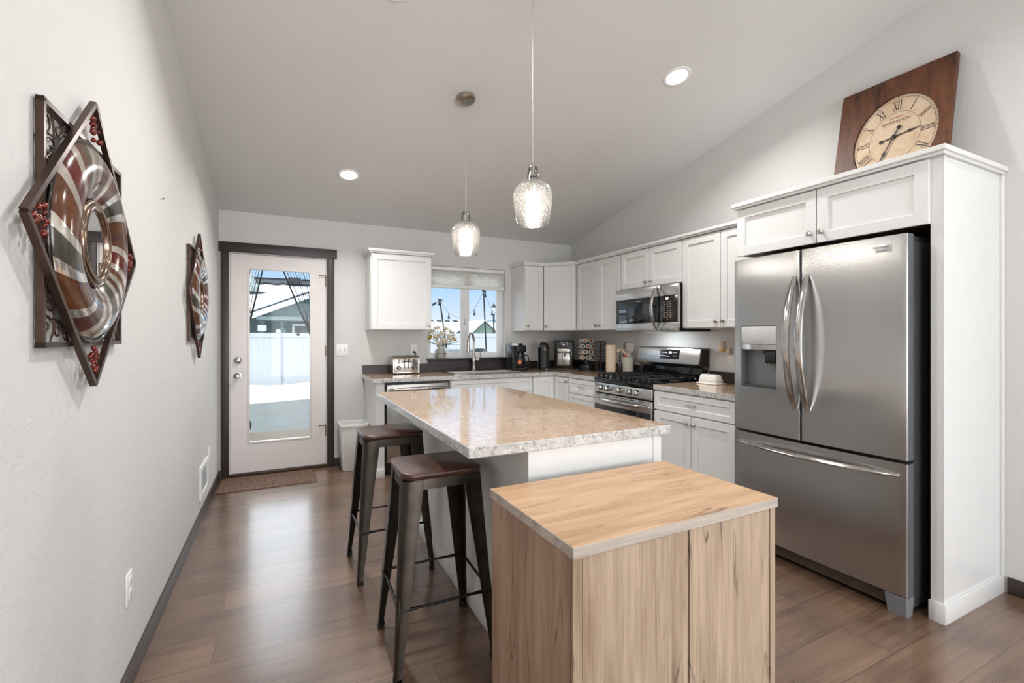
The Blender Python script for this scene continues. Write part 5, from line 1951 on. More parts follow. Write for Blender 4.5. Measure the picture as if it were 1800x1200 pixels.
for dx, dy, h, kd in sprigs:
    tip = Vector((VX + dx, VY + dy, SZ + h))
    r = root('leaf_sprig', tuple(tip), {'g': 'grey-green leafy sprig among the cream roses in the jug', 'l': 'low green leafy sprig at the rim of the white jug', 'y': 'yellow-green leafy sprig at the left edge of the jug bouquet'}[kd], 'greenery', 'sprigs in the jug' if kd != 'y' else None)
    sp = stem_pts(tip)
    MB().tube(sp, [0.002, 0.002, 0.0016, 0.001], 6).build('stem', STEM, r)
    m = MB()
    for k in range(9):
        t = 0.25 + 0.75 * k / 8
        p = sp[1].lerp(tip, t) + Vector((0, 0, 0.012 * math.sin(PI * t)))
        a = rnd.random() * 6.28
        leaf(m, p, ((tip - sp[1]).normalized() * 0.5 + Vector((math.cos(a), math.sin(a), 0.2))), 0.034, 0.0085)
    m.build('leaves', {'g': LEAFG, 'l': LEAF, 'y': LEAFY}[kd], r, 0)

# drip coffee maker
COFB = plain('coffee_black', (26, 27, 30), 0.16, 0, 0.6, var=0.1)
r = root('coffee_maker', (2.41, 4.70, C), 'black drip coffee maker with an orange oval sticker on its carafe', 'coffee maker')
m = MB()
m.box(2.300, 2.490, 4.61, 4.80, C + 0.0005, C + 0.035, 0.008)
m.box(2.30, 2.366, 4.63, 4.80, C + 0.035, C + 0.278, 0.006)
m.box(2.366, 2.49, 4.72, 4.80, C + 0.035, C + 0.278, 0.006)
m.build('body', COFB, r)
MB().box(2.352, 2.470, 4.618, 4.79, C + 0.205, C + 0.284, 0.014, 3).build('brew_head', BLACK, r)
MB().lathe([(0.0, 0.0), (0.045, 0.0), (0.048, 0.012), (0.048, 0.02), (0.0, 0.02)], (2.41, 4.70, C + 0.284), 'Z', 24, False, False).build('lid', BLACK, r)
MB().box(2.335, 2.37, 4.63, 4.72, C + 0.278, C + 0.303, 0.004).build('reservoir_lid', WHITE, r)
m = MB()
m.lathe([(0.0, 0.0), (0.046, 0.0), (0.060, 0.02), (0.062, 0.07), (0.052, 0.115), (0.043, 0.135), (0.047, 0.15), (0.047, 0.162), (0.0, 0.166)], (2.405, 4.665, C + 0.0365), 'Z', 28, False, False)
cf = m.build('carafe', plain('carafe_dark_glass', (18, 17, 17), 0.05, 0, 0.7), r, 60)
MB().tube([(2.455, 4.655, C + 0.175), (2.497, 4.64, C + 0.165), (2.505, 4.636, C + 0.11), (2.475, 4.645, C + 0.07)], [0.008, 0.009, 0.009, 0.007], 8).build('handle', BLACK, cf)
m = MB()
aa = [(-138 + 40 * i / 12) for i in range(13)]
hw = lambda i: 0.022 * math.sqrt(max(0.0, 1 - ((i - 6) / 6.0) ** 2)) + 0.0005
outr = [Vector((2.405 + 0.0630 * math.cos(R(a)), 4.665 + 0.0630 * math.sin(R(a)), C + 0.095)) for a in aa]
up_ = [m.v(p + Vector((0, 0, hw(i)))) for i, p in enumerate(outr)]
dn_ = [m.v(p - Vector((0, 0, hw(i)))) for i, p in enumerate(outr)]
for i in range(12):
    m.f([dn_[i], dn_[i + 1], up_[i + 1], up_[i]])
m.build('sticker', plain('orange_sticker', (232, 128, 60), 0.5), cf, 0)
m = MB()
m.tube([(2.545, D - 0.009, 1.182), (2.548, D - 0.045, 1.18), (2.57, D - 0.06, 1.15), (2.60, D - 0.06, 1.05), (2.615, D - 0.06, 0.98), (2.60, D - 0.08, 0.93), (2.52, 4.80, 0.925)], [0.014, 0.013, 0.005, 0.0045, 0.0045, 0.0045, 0.0045], 8)
m.build('power_cord', BLACK, r)

# capsule coffee machine
r = root('capsule_machine', (2.69, 4.62, C), 'rounded glossy black capsule coffee machine beside the drip coffee maker', 'coffee machine')
m = MB()
cx, cy = 2.69, 4.62
m.lathe([(0.0, 0.0), (0.070, 0.0), (0.074, 0.006), (0.070, 0.014), (0.066, 0.02), (0.066, 0.24), (0.064, 0.262), (0.057, 0.285), (0.045, 0.303), (0.026, 0.315), (0.0, 0.319)], (cx, cy, C + 0.0005), 'Z', 36, False, False)
m.build('body', BLACKG, r, 60)
m = MB()
m.prism([(cx + 0.068 * math.cos(R(a)), cy + 0.068 * math.sin(R(a)), C + 0.03) for a in range(-150, -29, 10)] + [(cx + 0.05 * math.cos(R(-30)), cy + 0.05 * math.sin(R(-30)), C + 0.03), (cx + 0.05 * math.cos(R(-150)), cy + 0.05 * math.sin(R(-150)), C + 0.03)], (0, 0, 0.20))
m.build('front_cover', plain('matte_black', (34, 33, 33), 0.5), r, 40)
m = MB()
m.box(cx - 0.03, cx + 0.016, cy - 0.085, cy - 0.055, C + 0.222, C + 0.232, 0.004)
m.tube([(cx - 0.005, cy - 0.066, C + 0.25), (cx - 0.005, cy - 0.072, C + 0.25)], 0.006, 10)
m.build('button', CHROME, r)
MB().box(cx - 0.02, cx + 0.012, cy - 0.0765, cy - 0.070, C + 0.006, C + 0.016, 0.001).build('name_plate', LGREY, r)

# air fryer, set across the corner
def turned(x, y, ang):
    return Matrix.Translation((x, y, 0)) @ Matrix.Rotation(R(ang), 4, 'Z')


TA = turned(3.035, 4.715, -38)
r = root('air_fryer', (3.035, 4.715, C), 'black air fryer with a stainless drawer front, standing in the counter corner', 'air fryer')
m = MB(TA)
m.box(-0.112, 0.112, -0.115, 0.115, C + 0.008, C + 0.335, 0.018, 3)
m.box(-0.10, 0.10, -0.10, 0.10, C + 0.0005, C + 0.01)
m.build('body', COFB, r)
m = MB(TA)
m.box(-0.076, 0.076, -0.128, -0.112, C + 0.19, C + 0.238, 0.006)
m.build('upper_band', STEELP, r)
m = MB(TA)
m.box(-0.076, 0.076, -0.129, -0.112, C + 0.045, C + 0.186, 0.006)
bk_ = m.build('drawer', STEELP, r)
m = MB(TA)
m.box(-0.022, 0.022, -0.134, -0.126, C + 0.15, C + 0.187, 0.004)
m.build('handle_recess', BLACK, bk_)
MB(TA).box(-0.012, 0.012, -0.172, -0.127, C + 0.05, C + 0.196, 0.009, 3).build('handle', STEELH, bk_)
MB(TA).lathe([(0.0, -0.1175), (0.007, -0.1175), (0.007, -0.113)], (0.0, 0, C + 0.285), 'Y', 14, False, False).build('indicator_light', emit('cool_white_light', (225, 236, 255), 1.2), r, 0)

# pod carousel with its pods
KX, KY = 3.085, 4.335
r = root('pod_carousel', (KX, KY, C), 'black revolving carousel holding white coffee pods', 'rack')
m = MB()
m.lathe([(0.0, 0.0), (0.090, 0.0), (0.094, 0.008), (0.092, 0.02), (0.080, 0.028), (0.076, 0.062), (0.0, 0.065)], (KX, KY, C + 0.0005), 'Z', 32, False, False)
m.build('base_drawer', BLACK, r, 40)
m = MB()
m.lathe([(0.026, 0.064), (0.026, 0.335), (0.036, 0.338), (0.036, 0.343), (0.0, 0.348)], (KX, KY, C), 'Z', 20, False, False)
m.build('column', BLACK, r, 40)
m = MB()
POD = []
for lev in range(4):
    for k in range(9):
        a = 2 * PI * (k + 0.5 * (lev % 2)) / 9 + 0.1
        z = C + 0.122 + lev * 0.062
        d = Vector((math.cos(a), math.sin(a), 0.30)).normalized()
        p = Vector((KX, KY, z)) + d * 0.088
        s_ = d.cross(Vector((0, 0, 1))).normalized()
        u_ = s_.cross(d)
        m.tube([p + (s_ * math.cos(t) + u_ * math.sin(t)) * 0.0222 for t in [2 * PI * q / 14 for q in range(14)]], 0.0022, 6, True)
        m.bar(Vector((KX, KY, z)) + d * 0.028, p - u_ * 0.0215, 0.004)
        POD.append((p, d))
m.build('ring_holders', BLACK, r, 40)
SB = bpy.data.materials
PODW = plain('pod_white', (232, 226, 216), 0.5, var=0.01)
LIDS = {'brown': plain('pod_lid_brown', (132, 84, 52), 0.35, 0.3, var=0.3, vs=60), 'dark': plain('pod_lid_dark', (58, 48, 46), 0.35, 0.3, var=0.3, vs=60), 'amber': plain('pod_lid_amber', (226, 150, 60), 0.35, 0.2, var=0.2, vs=60)}


def make_pod(kind):
    o = MB()
    o.mi = 0
    o.lathe([(0.0, -0.036), (0.0155, -0.036), (0.0165, -0.034), (0.0195, -0.002), (0.0242, -0.001), (0.0242, 0.0012), (0.0185, 0.0012)], (0, 0, 0), 'Z', 20, False, False)
    o.mi = 1
    o.lathe([(0.0185, 0.0012), (0.0, 0.0008)], (0, 0, 0), 'Z', 20, False, False)
    ob = o.build('coffee_pod', [PODW, LIDS[kind]], None, 40)
    return ob


kinds = {}
rp = random.Random(5)
view = Vector((0, 0, 1.3)) - Vector((KX, KY, 1.05))
for p, d in POD:
    if d.dot(view.normalized()) < -0.15:
        continue
    kd = rp.choice(['brown', 'brown', 'dark'])
    if kd not in kinds:
        ob = make_pod(kd)
        kinds[kd] = ob
    else:
        ob = kinds[kd].copy()
        COL.objects.link(ob)
    tag(ob, {'brown': 'white coffee pod with a brown lid in the black carousel', 'dark': 'white coffee pod with a dark lid in the black carousel'}[kd], 'coffee pod', 'brown-lidded pods in the carousel' if kd == 'brown' else 'dark-lidded pods in the carousel')
    ob.matrix_world = Matrix.Translation(p + d * 0.0025) @ d.to_track_quat('Z', 'Y').to_matrix().to_4x4()

# wire rack tower
QX, QY = 3.13, 4.14
r = root('wire_rack', (QX, QY, C), 'tall round black wire rack between the pod carousel and the paper towel', 'rack')
m = MB()
m.lathe([(0.0, 0.0), (0.066, 0.0), (0.068, 0.006), (0.066, 0.014), (0.0, 0.016)], (QX, QY, C + 0.0005), 'Z', 28, False, False)
m.build('base', BLACK, r, 40)
m = MB()
for k in range(16):
    a = 2 * PI * k / 16
    m.tube([(QX + 0.060 * math.cos(a), QY + 0.060 * math.sin(a), C + 0.012), (QX + 0.060 * math.cos(a), QY + 0.060 * math.sin(a), C + 0.315), (QX + 0.045 * math.cos(a), QY + 0.045 * math.sin(a), C + 0.33)], 0.0024, 6)
for k in range(10):
    z = C + 0.04 + k * 0.0305
    m.tube([(QX + 0.0615 * math.cos(2 * PI * q / 28), QY + 0.0615 * math.sin(2 * PI * q / 28), z) for q in range(28)], 0.0018, 6, True)
m.tube([(QX + 0.045 * math.cos(2 * PI * q / 24), QY + 0.045 * math.sin(2 * PI * q / 24), C + 0.33) for q in range(24)], 0.003, 6, True)
m.tube([(QX, QY, C + 0.012), (QX, QY, C + 0.32)], 0.008, 10)
m.build('wire_frame', BLACK, r, 40)

# paper towel
PX, PY = 3.105, 3.925
r = root('paper_towel_holder', (PX, PY, C), 'upright paper towel holder with a small steel finial', 'holder')
MB().lathe([(0.0, 0.0), (0.072, 0.0), (0.074, 0.006), (0.070, 0.010), (0.0, 0.012)], (PX, PY, C + 0.0005), 'Z', 28, False, False).build('base', NICKEL, r, 40)
MB().lathe([(0.005, 0.010), (0.005, 0.305), (0.009, 0.309), (0.010, 0.318), (0.006, 0.326), (0.0, 0.328)], (PX, PY, C), 'Z', 14, False, False).build('rod', NICKEL, r, 40)
m = MB()
m.lathe([(0.020, 0.0), (0.054, 0.0), (0.0548, 0.004), (0.0548, 0.275), (0.054, 0.279), (0.020, 0.279)], (PX, PY, C + 0.0128), 'Z', 40, False, False, True)
tag(m.build('paper_towel_roll', CREAM, None, 40), 'cream paper towel roll standing upright left of the range', 'paper towel')

# utensil crock and its utensils
UXX, UYY = 3.185, 3.755
CROCK = plain('grey_green_crock', (188, 186, 174), 0.35)
r = root('utensil_crock', (UXX, UYY, C), 'pale grey crock full of kitchen utensils beside the range', 'crock')
MB().lathe([(0.0, 0.0), (0.052, 0.0), (0.055, 0.004), (0.060, 0.165), (0.062, 0.172), (0.056, 0.174), (0.051, 0.012), (0.0, 0.010)], (UXX, UYY, C + 0.0005), 'Z', 32, False, False).build('crock', CROCK, r, 40)


def utensil(name, label, cat, base, tip, hmat, head, headmat, hr=0.005):
    base, tip = Vector(base) + Vector((UXX, UYY, C)), Vector(tip) + Vector((UXX, UYY, C))
    r = root(name, tuple(base), label, cat)
    MB().tube([base, base.lerp(tip, 0.5), tip], [hr * 0.8, hr, hr], 8).build('handle', hmat, r)
    d = (tip - base).normalized()
    vw = (Vector((0, 0, 1.3)) - tip).normalized()
    s_ = d.cross(vw).normalized()
    n_ = s_.cross(d).normalized()
    T = Matrix(((s_.x, n_.x, d.x, tip.x), (s_.y, n_.y, d.y, tip.y), (s_.z, n_.z, d.z, tip.z), (0, 0, 0, 1)))
    m = MB(T)
    head(m)
    m.build('head', headmat, r, 60)
    return r


def spoon(m, w=0.030, L=0.085, dp=0.010):
    rows = []
    for i in range(9):
        t = i / 8
        ww = w * math.sin(PI * min(0.97, max(0.06, t))) ** 0.7
        rows.append([(ww * q, -dp * (1 - q * q) * math.sin(PI * t), L * t) for q in (-1, -0.5, 0, 0.5, 1)])
    a = [[m.v(p) for p in rw] for rw in rows]
    b = [[m.v((p[0], p[1] + 0.003, p[2])) for p in rw] for rw in rows]
    for i in range(8):
        for j in range(4):
            m.f([a[i][j], a[i][j + 1], a[i + 1][j + 1], a[i + 1][j]])
            m.f([b[i][j], b[i + 1][j], b[i + 1][j + 1], b[i][j + 1]])
        m.f([a[i][0], a[i + 1][0], b[i + 1][0], b[i][0]])
        m.f([a[i][4], b[i][4], b[i + 1][4], a[i + 1][4]])


def turner(m, slots=0):
    if slots:
        w = 0.07
        m.box(-w / 2, w / 2, 0, 0.003, 0.0, 0.018)
        m.box(-w / 2, w / 2, 0, 0.003, 0.075, 0.085)
        k = w / (slots * 2 + 1)
        for i in range(slots + 1):
            x = -w / 2 + i * 2 * k
            m.box(x, x + k, 0, 0.003, 0.018, 0.075)
    else:
        m.prism([(-0.014, 0, 0), (0.014, 0, 0), (0.038, 0, 0.028), (0.040, 0, 0.085), (0.030, 0, 0.098), (-0.026, 0, 0.098), (-0.038, 0, 0.085), (-0.036, 0, 0.028)], (0, 0.004, 0), 0.0015)


WOODL = plain('pale_wood', (206, 180, 154), 0.6, var=0.1, vs=30)
GREYS = plain('warm_grey_silicone', (142, 132, 122), 0.55)
GREYL = plain('light_grey_silicone', (168, 162, 152), 0.55)
ORG = plain('orange_handle', (228, 112, 40), 0.4)
MAR = plain('maroon_handle', (110, 44, 34), 0.4)
r = root('ladle', (UXX - 0.03, UYY + 0.04, C + 0.2), 'pale wooden ladle curving out over the front of the crock', 'ladle')
lp = [Vector((UXX, UYY, C)) + Vector(p) for p in ((0.0, -0.012, 0.03), (-0.018, -0.026, 0.165), (-0.034, -0.012, 0.198), (-0.044, 0.012, 0.222), (-0.048, 0.036, 0.236), (-0.048, 0.058, 0.242))]
MB().tube(lp, [0.006, 0.010, 0.0125, 0.0125, 0.012, 0.012], 10, flat=0.75).build('handle', WOODL, r)
MB().sphere(tuple(lp[-1] + Vector((-0.004, 0.022, -0.008))), 0.030, 16, (0.75, 1.0, 0.8)).build('bowl', WOODL, r, 60)
utensil('turner', 'grey slotted turner standing highest in the crock', 'spatula', (0.02, 0.0, 0.02), (0.022, 0.010, 0.24), GREYS, lambda m: turner(m, 3), GREYS)
utensil('turner', 'broad light grey spatula at the right of the crock', 'spatula', (-0.005, -0.028, 0.02), (-0.018, -0.050, 0.215), GREYL, lambda m: turner(m, 0), GREYL)
utensil('cooking_spoon', 'grey cooking spoon leaning out at the left of the slotted turner', 'spoon', (0.020, 0.022, 0.02), (0.020, 0.055, 0.25), GREYS, lambda m: spoon(m, 0.026, 0.07), GREYS)
utensil('cooking_spoon', 'small pale spoon leaning low out of the right side of the crock', 'spoon', (-0.025, -0.010, 0.02), (-0.032, -0.036, 0.178), GREYL, lambda m: spoon(m, 0.020, 0.055), GREYL, 0.004)
utensil('whisk', 'dark grey whisk at the back of the crock', 'whisk', (0.032, -0.020, 0.02), (0.038, -0.028, 0.20), GREYS, lambda m: [m.tube([(0.0, 0, 0), (0.018 * math.cos(a), 0.018 * math.sin(a), 0.03), (0.024 * math.cos(a), 0.024 * math.sin(a), 0.07), (0, 0, 0.105), (-0.024 * math.cos(a), -0.024 * math.sin(a), 0.07), (-0.018 * math.cos(a), -0.018 * math.sin(a), 0.03), (0, 0, 0)], 0.0016, 6) for a in (0, PI / 4, PI / 2, 3 * PI / 4)], GREYS, 0.006)
for i, (u, mt, lb) in enumerate(((0.028, MAR, 'maroon-handled knife'), (0.008, ORG, 'bright orange-handled knife, middle of the three'), (-0.022, ORG, 'orange-handled knife, right of the other two'))):
    b0 = Vector((UXX - 0.028, UYY + u * 0.9, C + 0.172))
    r = root('knife', tuple(b0), lb + ' standing in the utensil crock', 'knife')
    MB().tube([b0 + Vector((0, 0, -0.006)), b0 + Vector((-0.004, u * 0.15, 0.03)), b0 + Vector((-0.008, u * 0.25, 0.06))], [0.006, 0.0075, 0.006], 8).build('handle', mt, r)
    MB().box(b0.x - 0.001, b0.x + 0.001, b0.y - 0.008, b0.y + 0.008, C + 0.06, C + 0.168).build('blade', STEELH, r)
# tongs leaning on the front of the crock
r = root('tongs', (UXX - 0.06, UYY + 0.05, C), 'black and steel tongs leaning against the front of the crock', 'tongs')
b0, t0 = Vector((UXX - 0.085, UYY + 0.03, C + 0.008)), Vector((UXX - 0.055, UYY + 0.055, C + 0.235))
for k in (-1, 1):
    o_ = Vector((0, 0.008 * k, 0))
    MB().tube([b0.lerp(t0, 0.42) + o_, b0.lerp(t0, 0.7) + o_ * 0.8, t0 + o_ * 0.3], [0.007, 0.006, 0.005], 8).build('arm', BLACK, r)
    MB().tube([b0 + o_ * 0.5, b0.lerp(t0, 0.12) + o_ * 1.5, b0.lerp(t0, 0.28) + o_ * 1.4, b0.lerp(t0, 0.42) + o_], [0.006, 0.012, 0.012, 0.007], 8).build('tip', BLACK, r)
MB().tube([b0.lerp(t0, 0.41) - Vector((0.008, 0, 0)), b0.lerp(t0, 0.44) - Vector((0.008, 0, 0))], 0.011, 10).build('lock_ring', STEELH, r)

# butter dish and plug-in warmer, right of the range
BX, BY = 3.10, 2.655
r = root('butter_dish', (BX, BY, C), 'white lidded butter dish on the counter between range and refrigerator', 'butter dish')
MB().box(BX - 0.055, BX + 0.055, BY - 0.10, BY + 0.10, C + 0.0005, C + 0.012, 0.005, 3).build('plate', WHITE, r)
m = MB()
lps = []
for z, hx, hy in ((0.012, 0.046, 0.088), (0.038, 0.046, 0.088), (0.040, 0.043, 0.085), (0.066, 0.040, 0.080), (0.078, 0.032, 0.070)):
    lps.append(shift(rrect(hx, hy, 0.018, 5), BX, BY, C + z))
loft(m, lps)
m.build('lid', WHITE, r, 40)
r = root('plug_in_warmer', (XR, 2.645, 1.18), 'plug-in wax warmer with a white shade on the right wall outlet', 'warmer')
WY, WX_ = 2.665, XR - 0.055
m = MB()
m.lathe([(0.026, 0.0), (0.024, 0.02), (0.025, 0.052), (0.029, 0.068), (0.0, 0.068)], (WX_, WY, 1.192), 'Z', 24, True, False)
m.build('shade', plain('warmer_shade', (226, 208, 194), 0.6), r, 50)
m = MB()
m.lathe([(0.0, 0.0), (0.017, 0.002), (0.024, 0.016), (0.026, 0.026), (0.0, 0.026)], (WX_, WY, 1.165), 'Z', 20, False, False)
m.build('glow_bowl', plain('amber_glass', (196, 170, 96), 0.1), r, 50)
m = MB()
m.box(XR - 0.05, XR - 0.009, 2.600, 2.645, 1.15, 1.205, 0.008)
m.box(XR - 0.05, XR - 0.03, 2.63, 2.66, 1.165, 1.19, 0.004)
m.build('plug_body', plain('warmer_body', (214, 196, 180), 0.5), r)

# ------------------------------------------------------------------ outside
CONC = plain('patio_concrete', (96, 101, 98), 0.8, var=0.08, vs=2.0, bump=0.2, bs=60)
TANP = plain('tan_porch', (104, 94, 80), 0.9, var=0.15, vs=30, bump=0.3, bs=80)
SNOW = plain('snow', (246, 247, 250), 0.8, var=0.01)
struct(MB().box(-6, 14, D + 0.16, 7.7, -0.3, -0.10).build('porch_ground', TANP, smooth=0))
struct(MB().box(-8, 18, 7.705, 11.9, -0.4, -0.15).build('patio_ground', CONC, smooth=0))
m = MB()
nx, ny = 60, 18
rs_ = random.Random(4)
g = []
for i in range(nx + 1):
    row = []
    for j in range(ny + 1):
        x = -9 + 29 * i / nx
        y = 11.55 + 0.18 * math.sin(x * 2.1) + 3.38 * (j / ny) ** 1.4
        z = -0.155 + min(1, j / 2.0) * (0.07 + 0.05 * math.sin(x * 1.7 + j) + 0.05 * rs_.random())
        row.append(m.v((x, y, z)))
    g.append(row)
for i in range(nx):
    for j in range(ny):
        m.f([g[i][j], g[i + 1][j], g[i + 1][j + 1], g[i][j + 1]])
tag(m.build('snow_bank', SNOW, None, 80), 'white snow lying between the patio and the vinyl fence', 'snow', None, 'stuff')
struct(MB().box(-60, 90, 14.95, 120, -0.6, -0.25).build('snow_ground', SNOW, smooth=0))
r = root('yard_fence', (3, 15.2, -0.2), 'white vinyl privacy fence beyond the patio', 'fence')
FV = plain('fence_vinyl', (206, 209, 212), 0.5, var=0.01)
for k in range(-3, 9):
    x = -0.08 + 2.4 * k
    m = MB()
    m.box(x - 0.065, x + 0.065, 15.14, 15.27, -0.249, 1.43)
    p_ = m.build('post', FV, r, 0)
    m = MB()
    m.hexa([(x - 0.085, 15.12, 1.43), (x + 0.085, 15.12, 1.43), (x + 0.085, 15.29, 1.43), (x - 0.085, 15.29, 1.43)], [(x - 0.03, 15.175, 1.50), (x + 0.03, 15.175, 1.50), (x + 0.03, 15.235, 1.50), (x - 0.03, 15.235, 1.50)])
    m.build('cap', FV, p_, 0)
    if k < 8:
        m = MB()
        m.box(x + 0.065, x + 2.335, 15.165, 15.245, 1.27, 1.39)
        m.box(x + 0.065, x + 2.335, 15.165, 15.245, -0.2, -0.06)
        for q in range(15):
            xa = x + 0.066 + q * 0.1513
            m.box(xa + 0.0008, xa + 0.1505, 15.19, 15.215, -0.06, 1.27)
        m.build('panel', FV, r, 0)

# mesh screen tied back outside the door
r = root('screen_curtain', (0, D + 0.22, 2.15), 'black mesh screen curtain tied back outside the back door', 'curtain')
MESH = plain('black_mesh', (20, 20, 22), 0.8)
YS = D + 0.22
MB().tube([(-0.42, YS, 2.125), (0.40, YS, 2.125)], 0.008, 8).build('rod', POLE if 'POLE' in globals() else MESH, r)
for xx in (-0.41, 0.39):
    MB().bar((xx, D + 0.148, 2.125), (xx, YS, 2.125), 0.012).build('bracket', MESH, r, 0)
for s_, top, bot in ((-1, -0.130, -0.305), (1, -0.045, 0.272)):
    m = MB()
    top2 = top + 0.02 * s_
    m.tube([(top, YS, 2.12), (top * 0.72 + bot * 0.28, YS - 0.005, 1.88), (top * 0.35 + bot * 0.65, YS, 1.58), (bot, YS, 1.30)], [0.011, 0.013, 0.017, 0.022], 8, flat=0.5)
    m.build('hem_band', MESH, r)
    m = MB()
    for k in range(13):
        xt = top + s_ * (0.02 + 0.030 * k)
        z1 = 1.30 + 0.022 * k
        xb = bot + s_ * 0.004 * k
        m.tube([(xt, YS + 0.004, 2.12), (xt * 0.5 + xb * 0.5 + s_ * 0.02, YS + 0.004, 1.72 + 0.008 * k), (xb, YS + 0.004, z1)], 0.0016 if k % 3 else 0.0032, 5)
    m.tube([(bot - s_ * 0.07, YS + 0.008, 1.62), (bot - s_ * 0.03, YS + 0.008, 1.45), (bot, YS + 0.008, 1.31)], [0.004, 0.02, 0.03], 8, flat=0.4)
    m.build('mesh_folds', MESH, r)
r = root('patio_ornament', (-0.48, 7.9, -0.1), 'small round white ornament with a dark rim on the patio outside the door', 'ornament')
MB().lathe([(0.0, -0.03), (0.10, -0.03), (0.115, -0.015), (0.115, 0.015), (0.10, 0.03), (0.0, 0.03)], (-0.52, 7.62, 0.03), 'Y', 24, False, False).build('disc', WHITE, r, 40)
m = MB()
m.tube([(-0.52 + 0.125 * math.cos(2 * PI * k / 28), 7.62, 0.03 + 0.125 * math.sin(2 * PI * k / 28)) for k in range(28)], 0.014, 8, True)
m.build('rim', BLACK, r, 60)

# neighbour house behind the fence, seen through the door
TEAL = plain('teal_siding', (104, 124, 122), 0.7, var=0.04)
TEALD = plain('teal_lap_siding', (84, 104, 102), 0.7, var=0.04)
FASC = plain('white_fascia', (236, 238, 238), 0.6, var=0.01)
SHIN = plain('dark_shingle', (66, 70, 76), 0.9, var=0.15, vs=20)
r = root('neighbor_house', (1, 24, 0), 'teal house with a snowy roof behind the fence, seen through the back door', 'house')
m = MB()
m.prism([(-9, 21.0, 2.22), (-9, 26.0, 4.10), (-9, 31.0, 2.22), (-9, 31.0, 2.02), (-9, 26.0, 3.9), (-9, 21.0, 2.02)], (13.5, 0, 0))
m.build('roof', SNOW, r, 0)
m = MB()
m.box(-9.02, 4.52, 25.75, 26.25, 4.02, 4.16)
for k in range(36):
    x = -8.9 + k * 0.37
    m.hexa([(x, 25.2 - 0.25 * abs(math.sin(k * 1.7)), 3.86 - 0.09 * abs(math.sin(k * 1.7))), (x + 0.36, 25.2 - 0.25 * abs(math.sin(k * 1.7 + 0.9)), 3.86 - 0.09 * abs(math.sin(k * 1.7 + 0.9))), (x + 0.36, 25.8, 4.03), (x, 25.8, 4.03)], [(x, 25.2 - 0.25 * abs(math.sin(k * 1.7)), 3.90 - 0.09 * abs(math.sin(k * 1.7))), (x + 0.36, 25.2 - 0.25 * abs(math.sin(k * 1.7 + 0.9)), 3.90 - 0.09 * abs(math.sin(k * 1.7 + 0.9))), (x + 0.36, 25.8, 4.09), (x, 25.8, 4.09)])
m.build('ridge_shingles', SHIN, r, 0)
MB().box(-9, 4.4, 21.4, 30.6, -0.5, 2.1).build('wall', TEALD, r, 0)
m = MB()
for k in range(14):
    z = 0.2 + k * 0.14
    m.box(-9, 4.4, 21.385, 21.4, z, z + 0.012)
m.build('lap_siding', TEAL, r, 0)
sl = 0.416
zr_ = lambda x: 2.205 + sl * (x + 1.042)
xl, xm = -2.0, 1.5
m = MB()
m.prism([(xl, 19.85, zr_(xl)), (xm, 19.85, zr_(xm)), (2 * xm - xl, 19.85, zr_(xl)), (2 * xm - xl, 19.85, zr_(xl) - 0.06), (xm, 19.85, zr_(xm) - 0.06), (xl, 19.85, zr_(xl) - 0.06)], (0, 4.5, 0))
m.build('porch_roof', SHIN, r, 0)
m = MB()
m.prism([(xl, 19.9, zr_(xl) + 0.001), (xm, 19.9, zr_(xm) + 0.001), (xm, 19.9, zr_(xm) + 0.05), (xl, 19.9, zr_(xl) + 0.05)], (0, 4.4, 0))
m.build('porch_snow', SNOW, r, 0)
m = MB()
m.prism([(xl, 19.84, zr_(xl) - 0.06), (xm, 19.84, zr_(xm) - 0.06), (xm, 19.84, zr_(xm) - 0.27), (xl, 19.84, zr_(xl) - 0.27)], (0, 0.05, 0))
m.build('rake_board', FASC, r, 0)
zb_ = 2.02
m = MB()
m.prism([(xl + 1.0, 20.0, zb_), (xm, 20.0, zr_(xm) - 0.2), (2 * xm - xl - 1, 20.0, zb_)], (0, 0.1, 0))
m.build('gable_wall', TEAL, r, 0)
m = MB()
for k in range(16):
    x = -0.7 + k * 0.41
    zt_ = (zr_(x) if x < xm else zr_(2 * xm - x)) - 0.25
    if zt_ > zb_ + 0.05:
        m.box(x - 0.03, x + 0.03, 19.97, 20.0, zb_, zt_)
m.build('batten', TEALD, r, 0)
MB().box(-0.85, 3.9, 19.94, 20.02, 1.90, 2.05).build('porch_beam', plain('porch_beam_grey', (138, 154, 152), 0.7), r, 0)
for x in (-0.66, 0.05):
    m = MB()
    m.box(x - 0.09, x + 0.09, 20.2, 20.38, -0.3, 1.90)
    cl = m.build('porch_column', TEAL, r, 0)
    MB().box(x - 0.15, x + 0.15, 20.14, 20.44, 1.50, 1.72).build('column_trim', FASC, cl, 0) if x < -0.5 else None
m = MB()
for a in ((0.40, 0.50, 0.6, 1.72), (1.95, 2.05, 0.6, 1.72), (0.40, 2.05, 1.72, 1.80)):
    m.box(a[0], a[1], 21.33, 21.39, a[2], a[3])
wf = m.build('window_frame', FASC, r, 0)
MB().box(0.50, 1.95, 21.35, 21.38, 0.6, 1.72).build('pane', plain('dark_pane', (58, 66, 68), 0.1), wf, 0)
m = MB()
m.tube([(-1.18, 24.0, 3.2), (-1.18, 24.0, 4.75)], 0.075, 12)
m.lathe([(0.38, 3.28), (0.30, 3.42), (0.10, 3.85), (0.08, 3.9)], (-1.18, 24.0, 0), 'Z', 20, True, True)
m.build('vent_pipe', plain('pale_vent_pipe', (176, 190, 188), 0.6), r, 40)
MB().lathe([(0.62, 3.20), (0.62, 3.27), (0.40, 3.30)], (-1.18, 24.0, 0), 'Z', 20, True, True).build('flashing', SHIN, r, 40)
MB().box(0.30, 0.85, 24.9, 25.3, 3.82, 4.14, 0.02).build('roof_vent', plain('roof_vent_dark', (58, 62, 68), 0.6), r, 0)

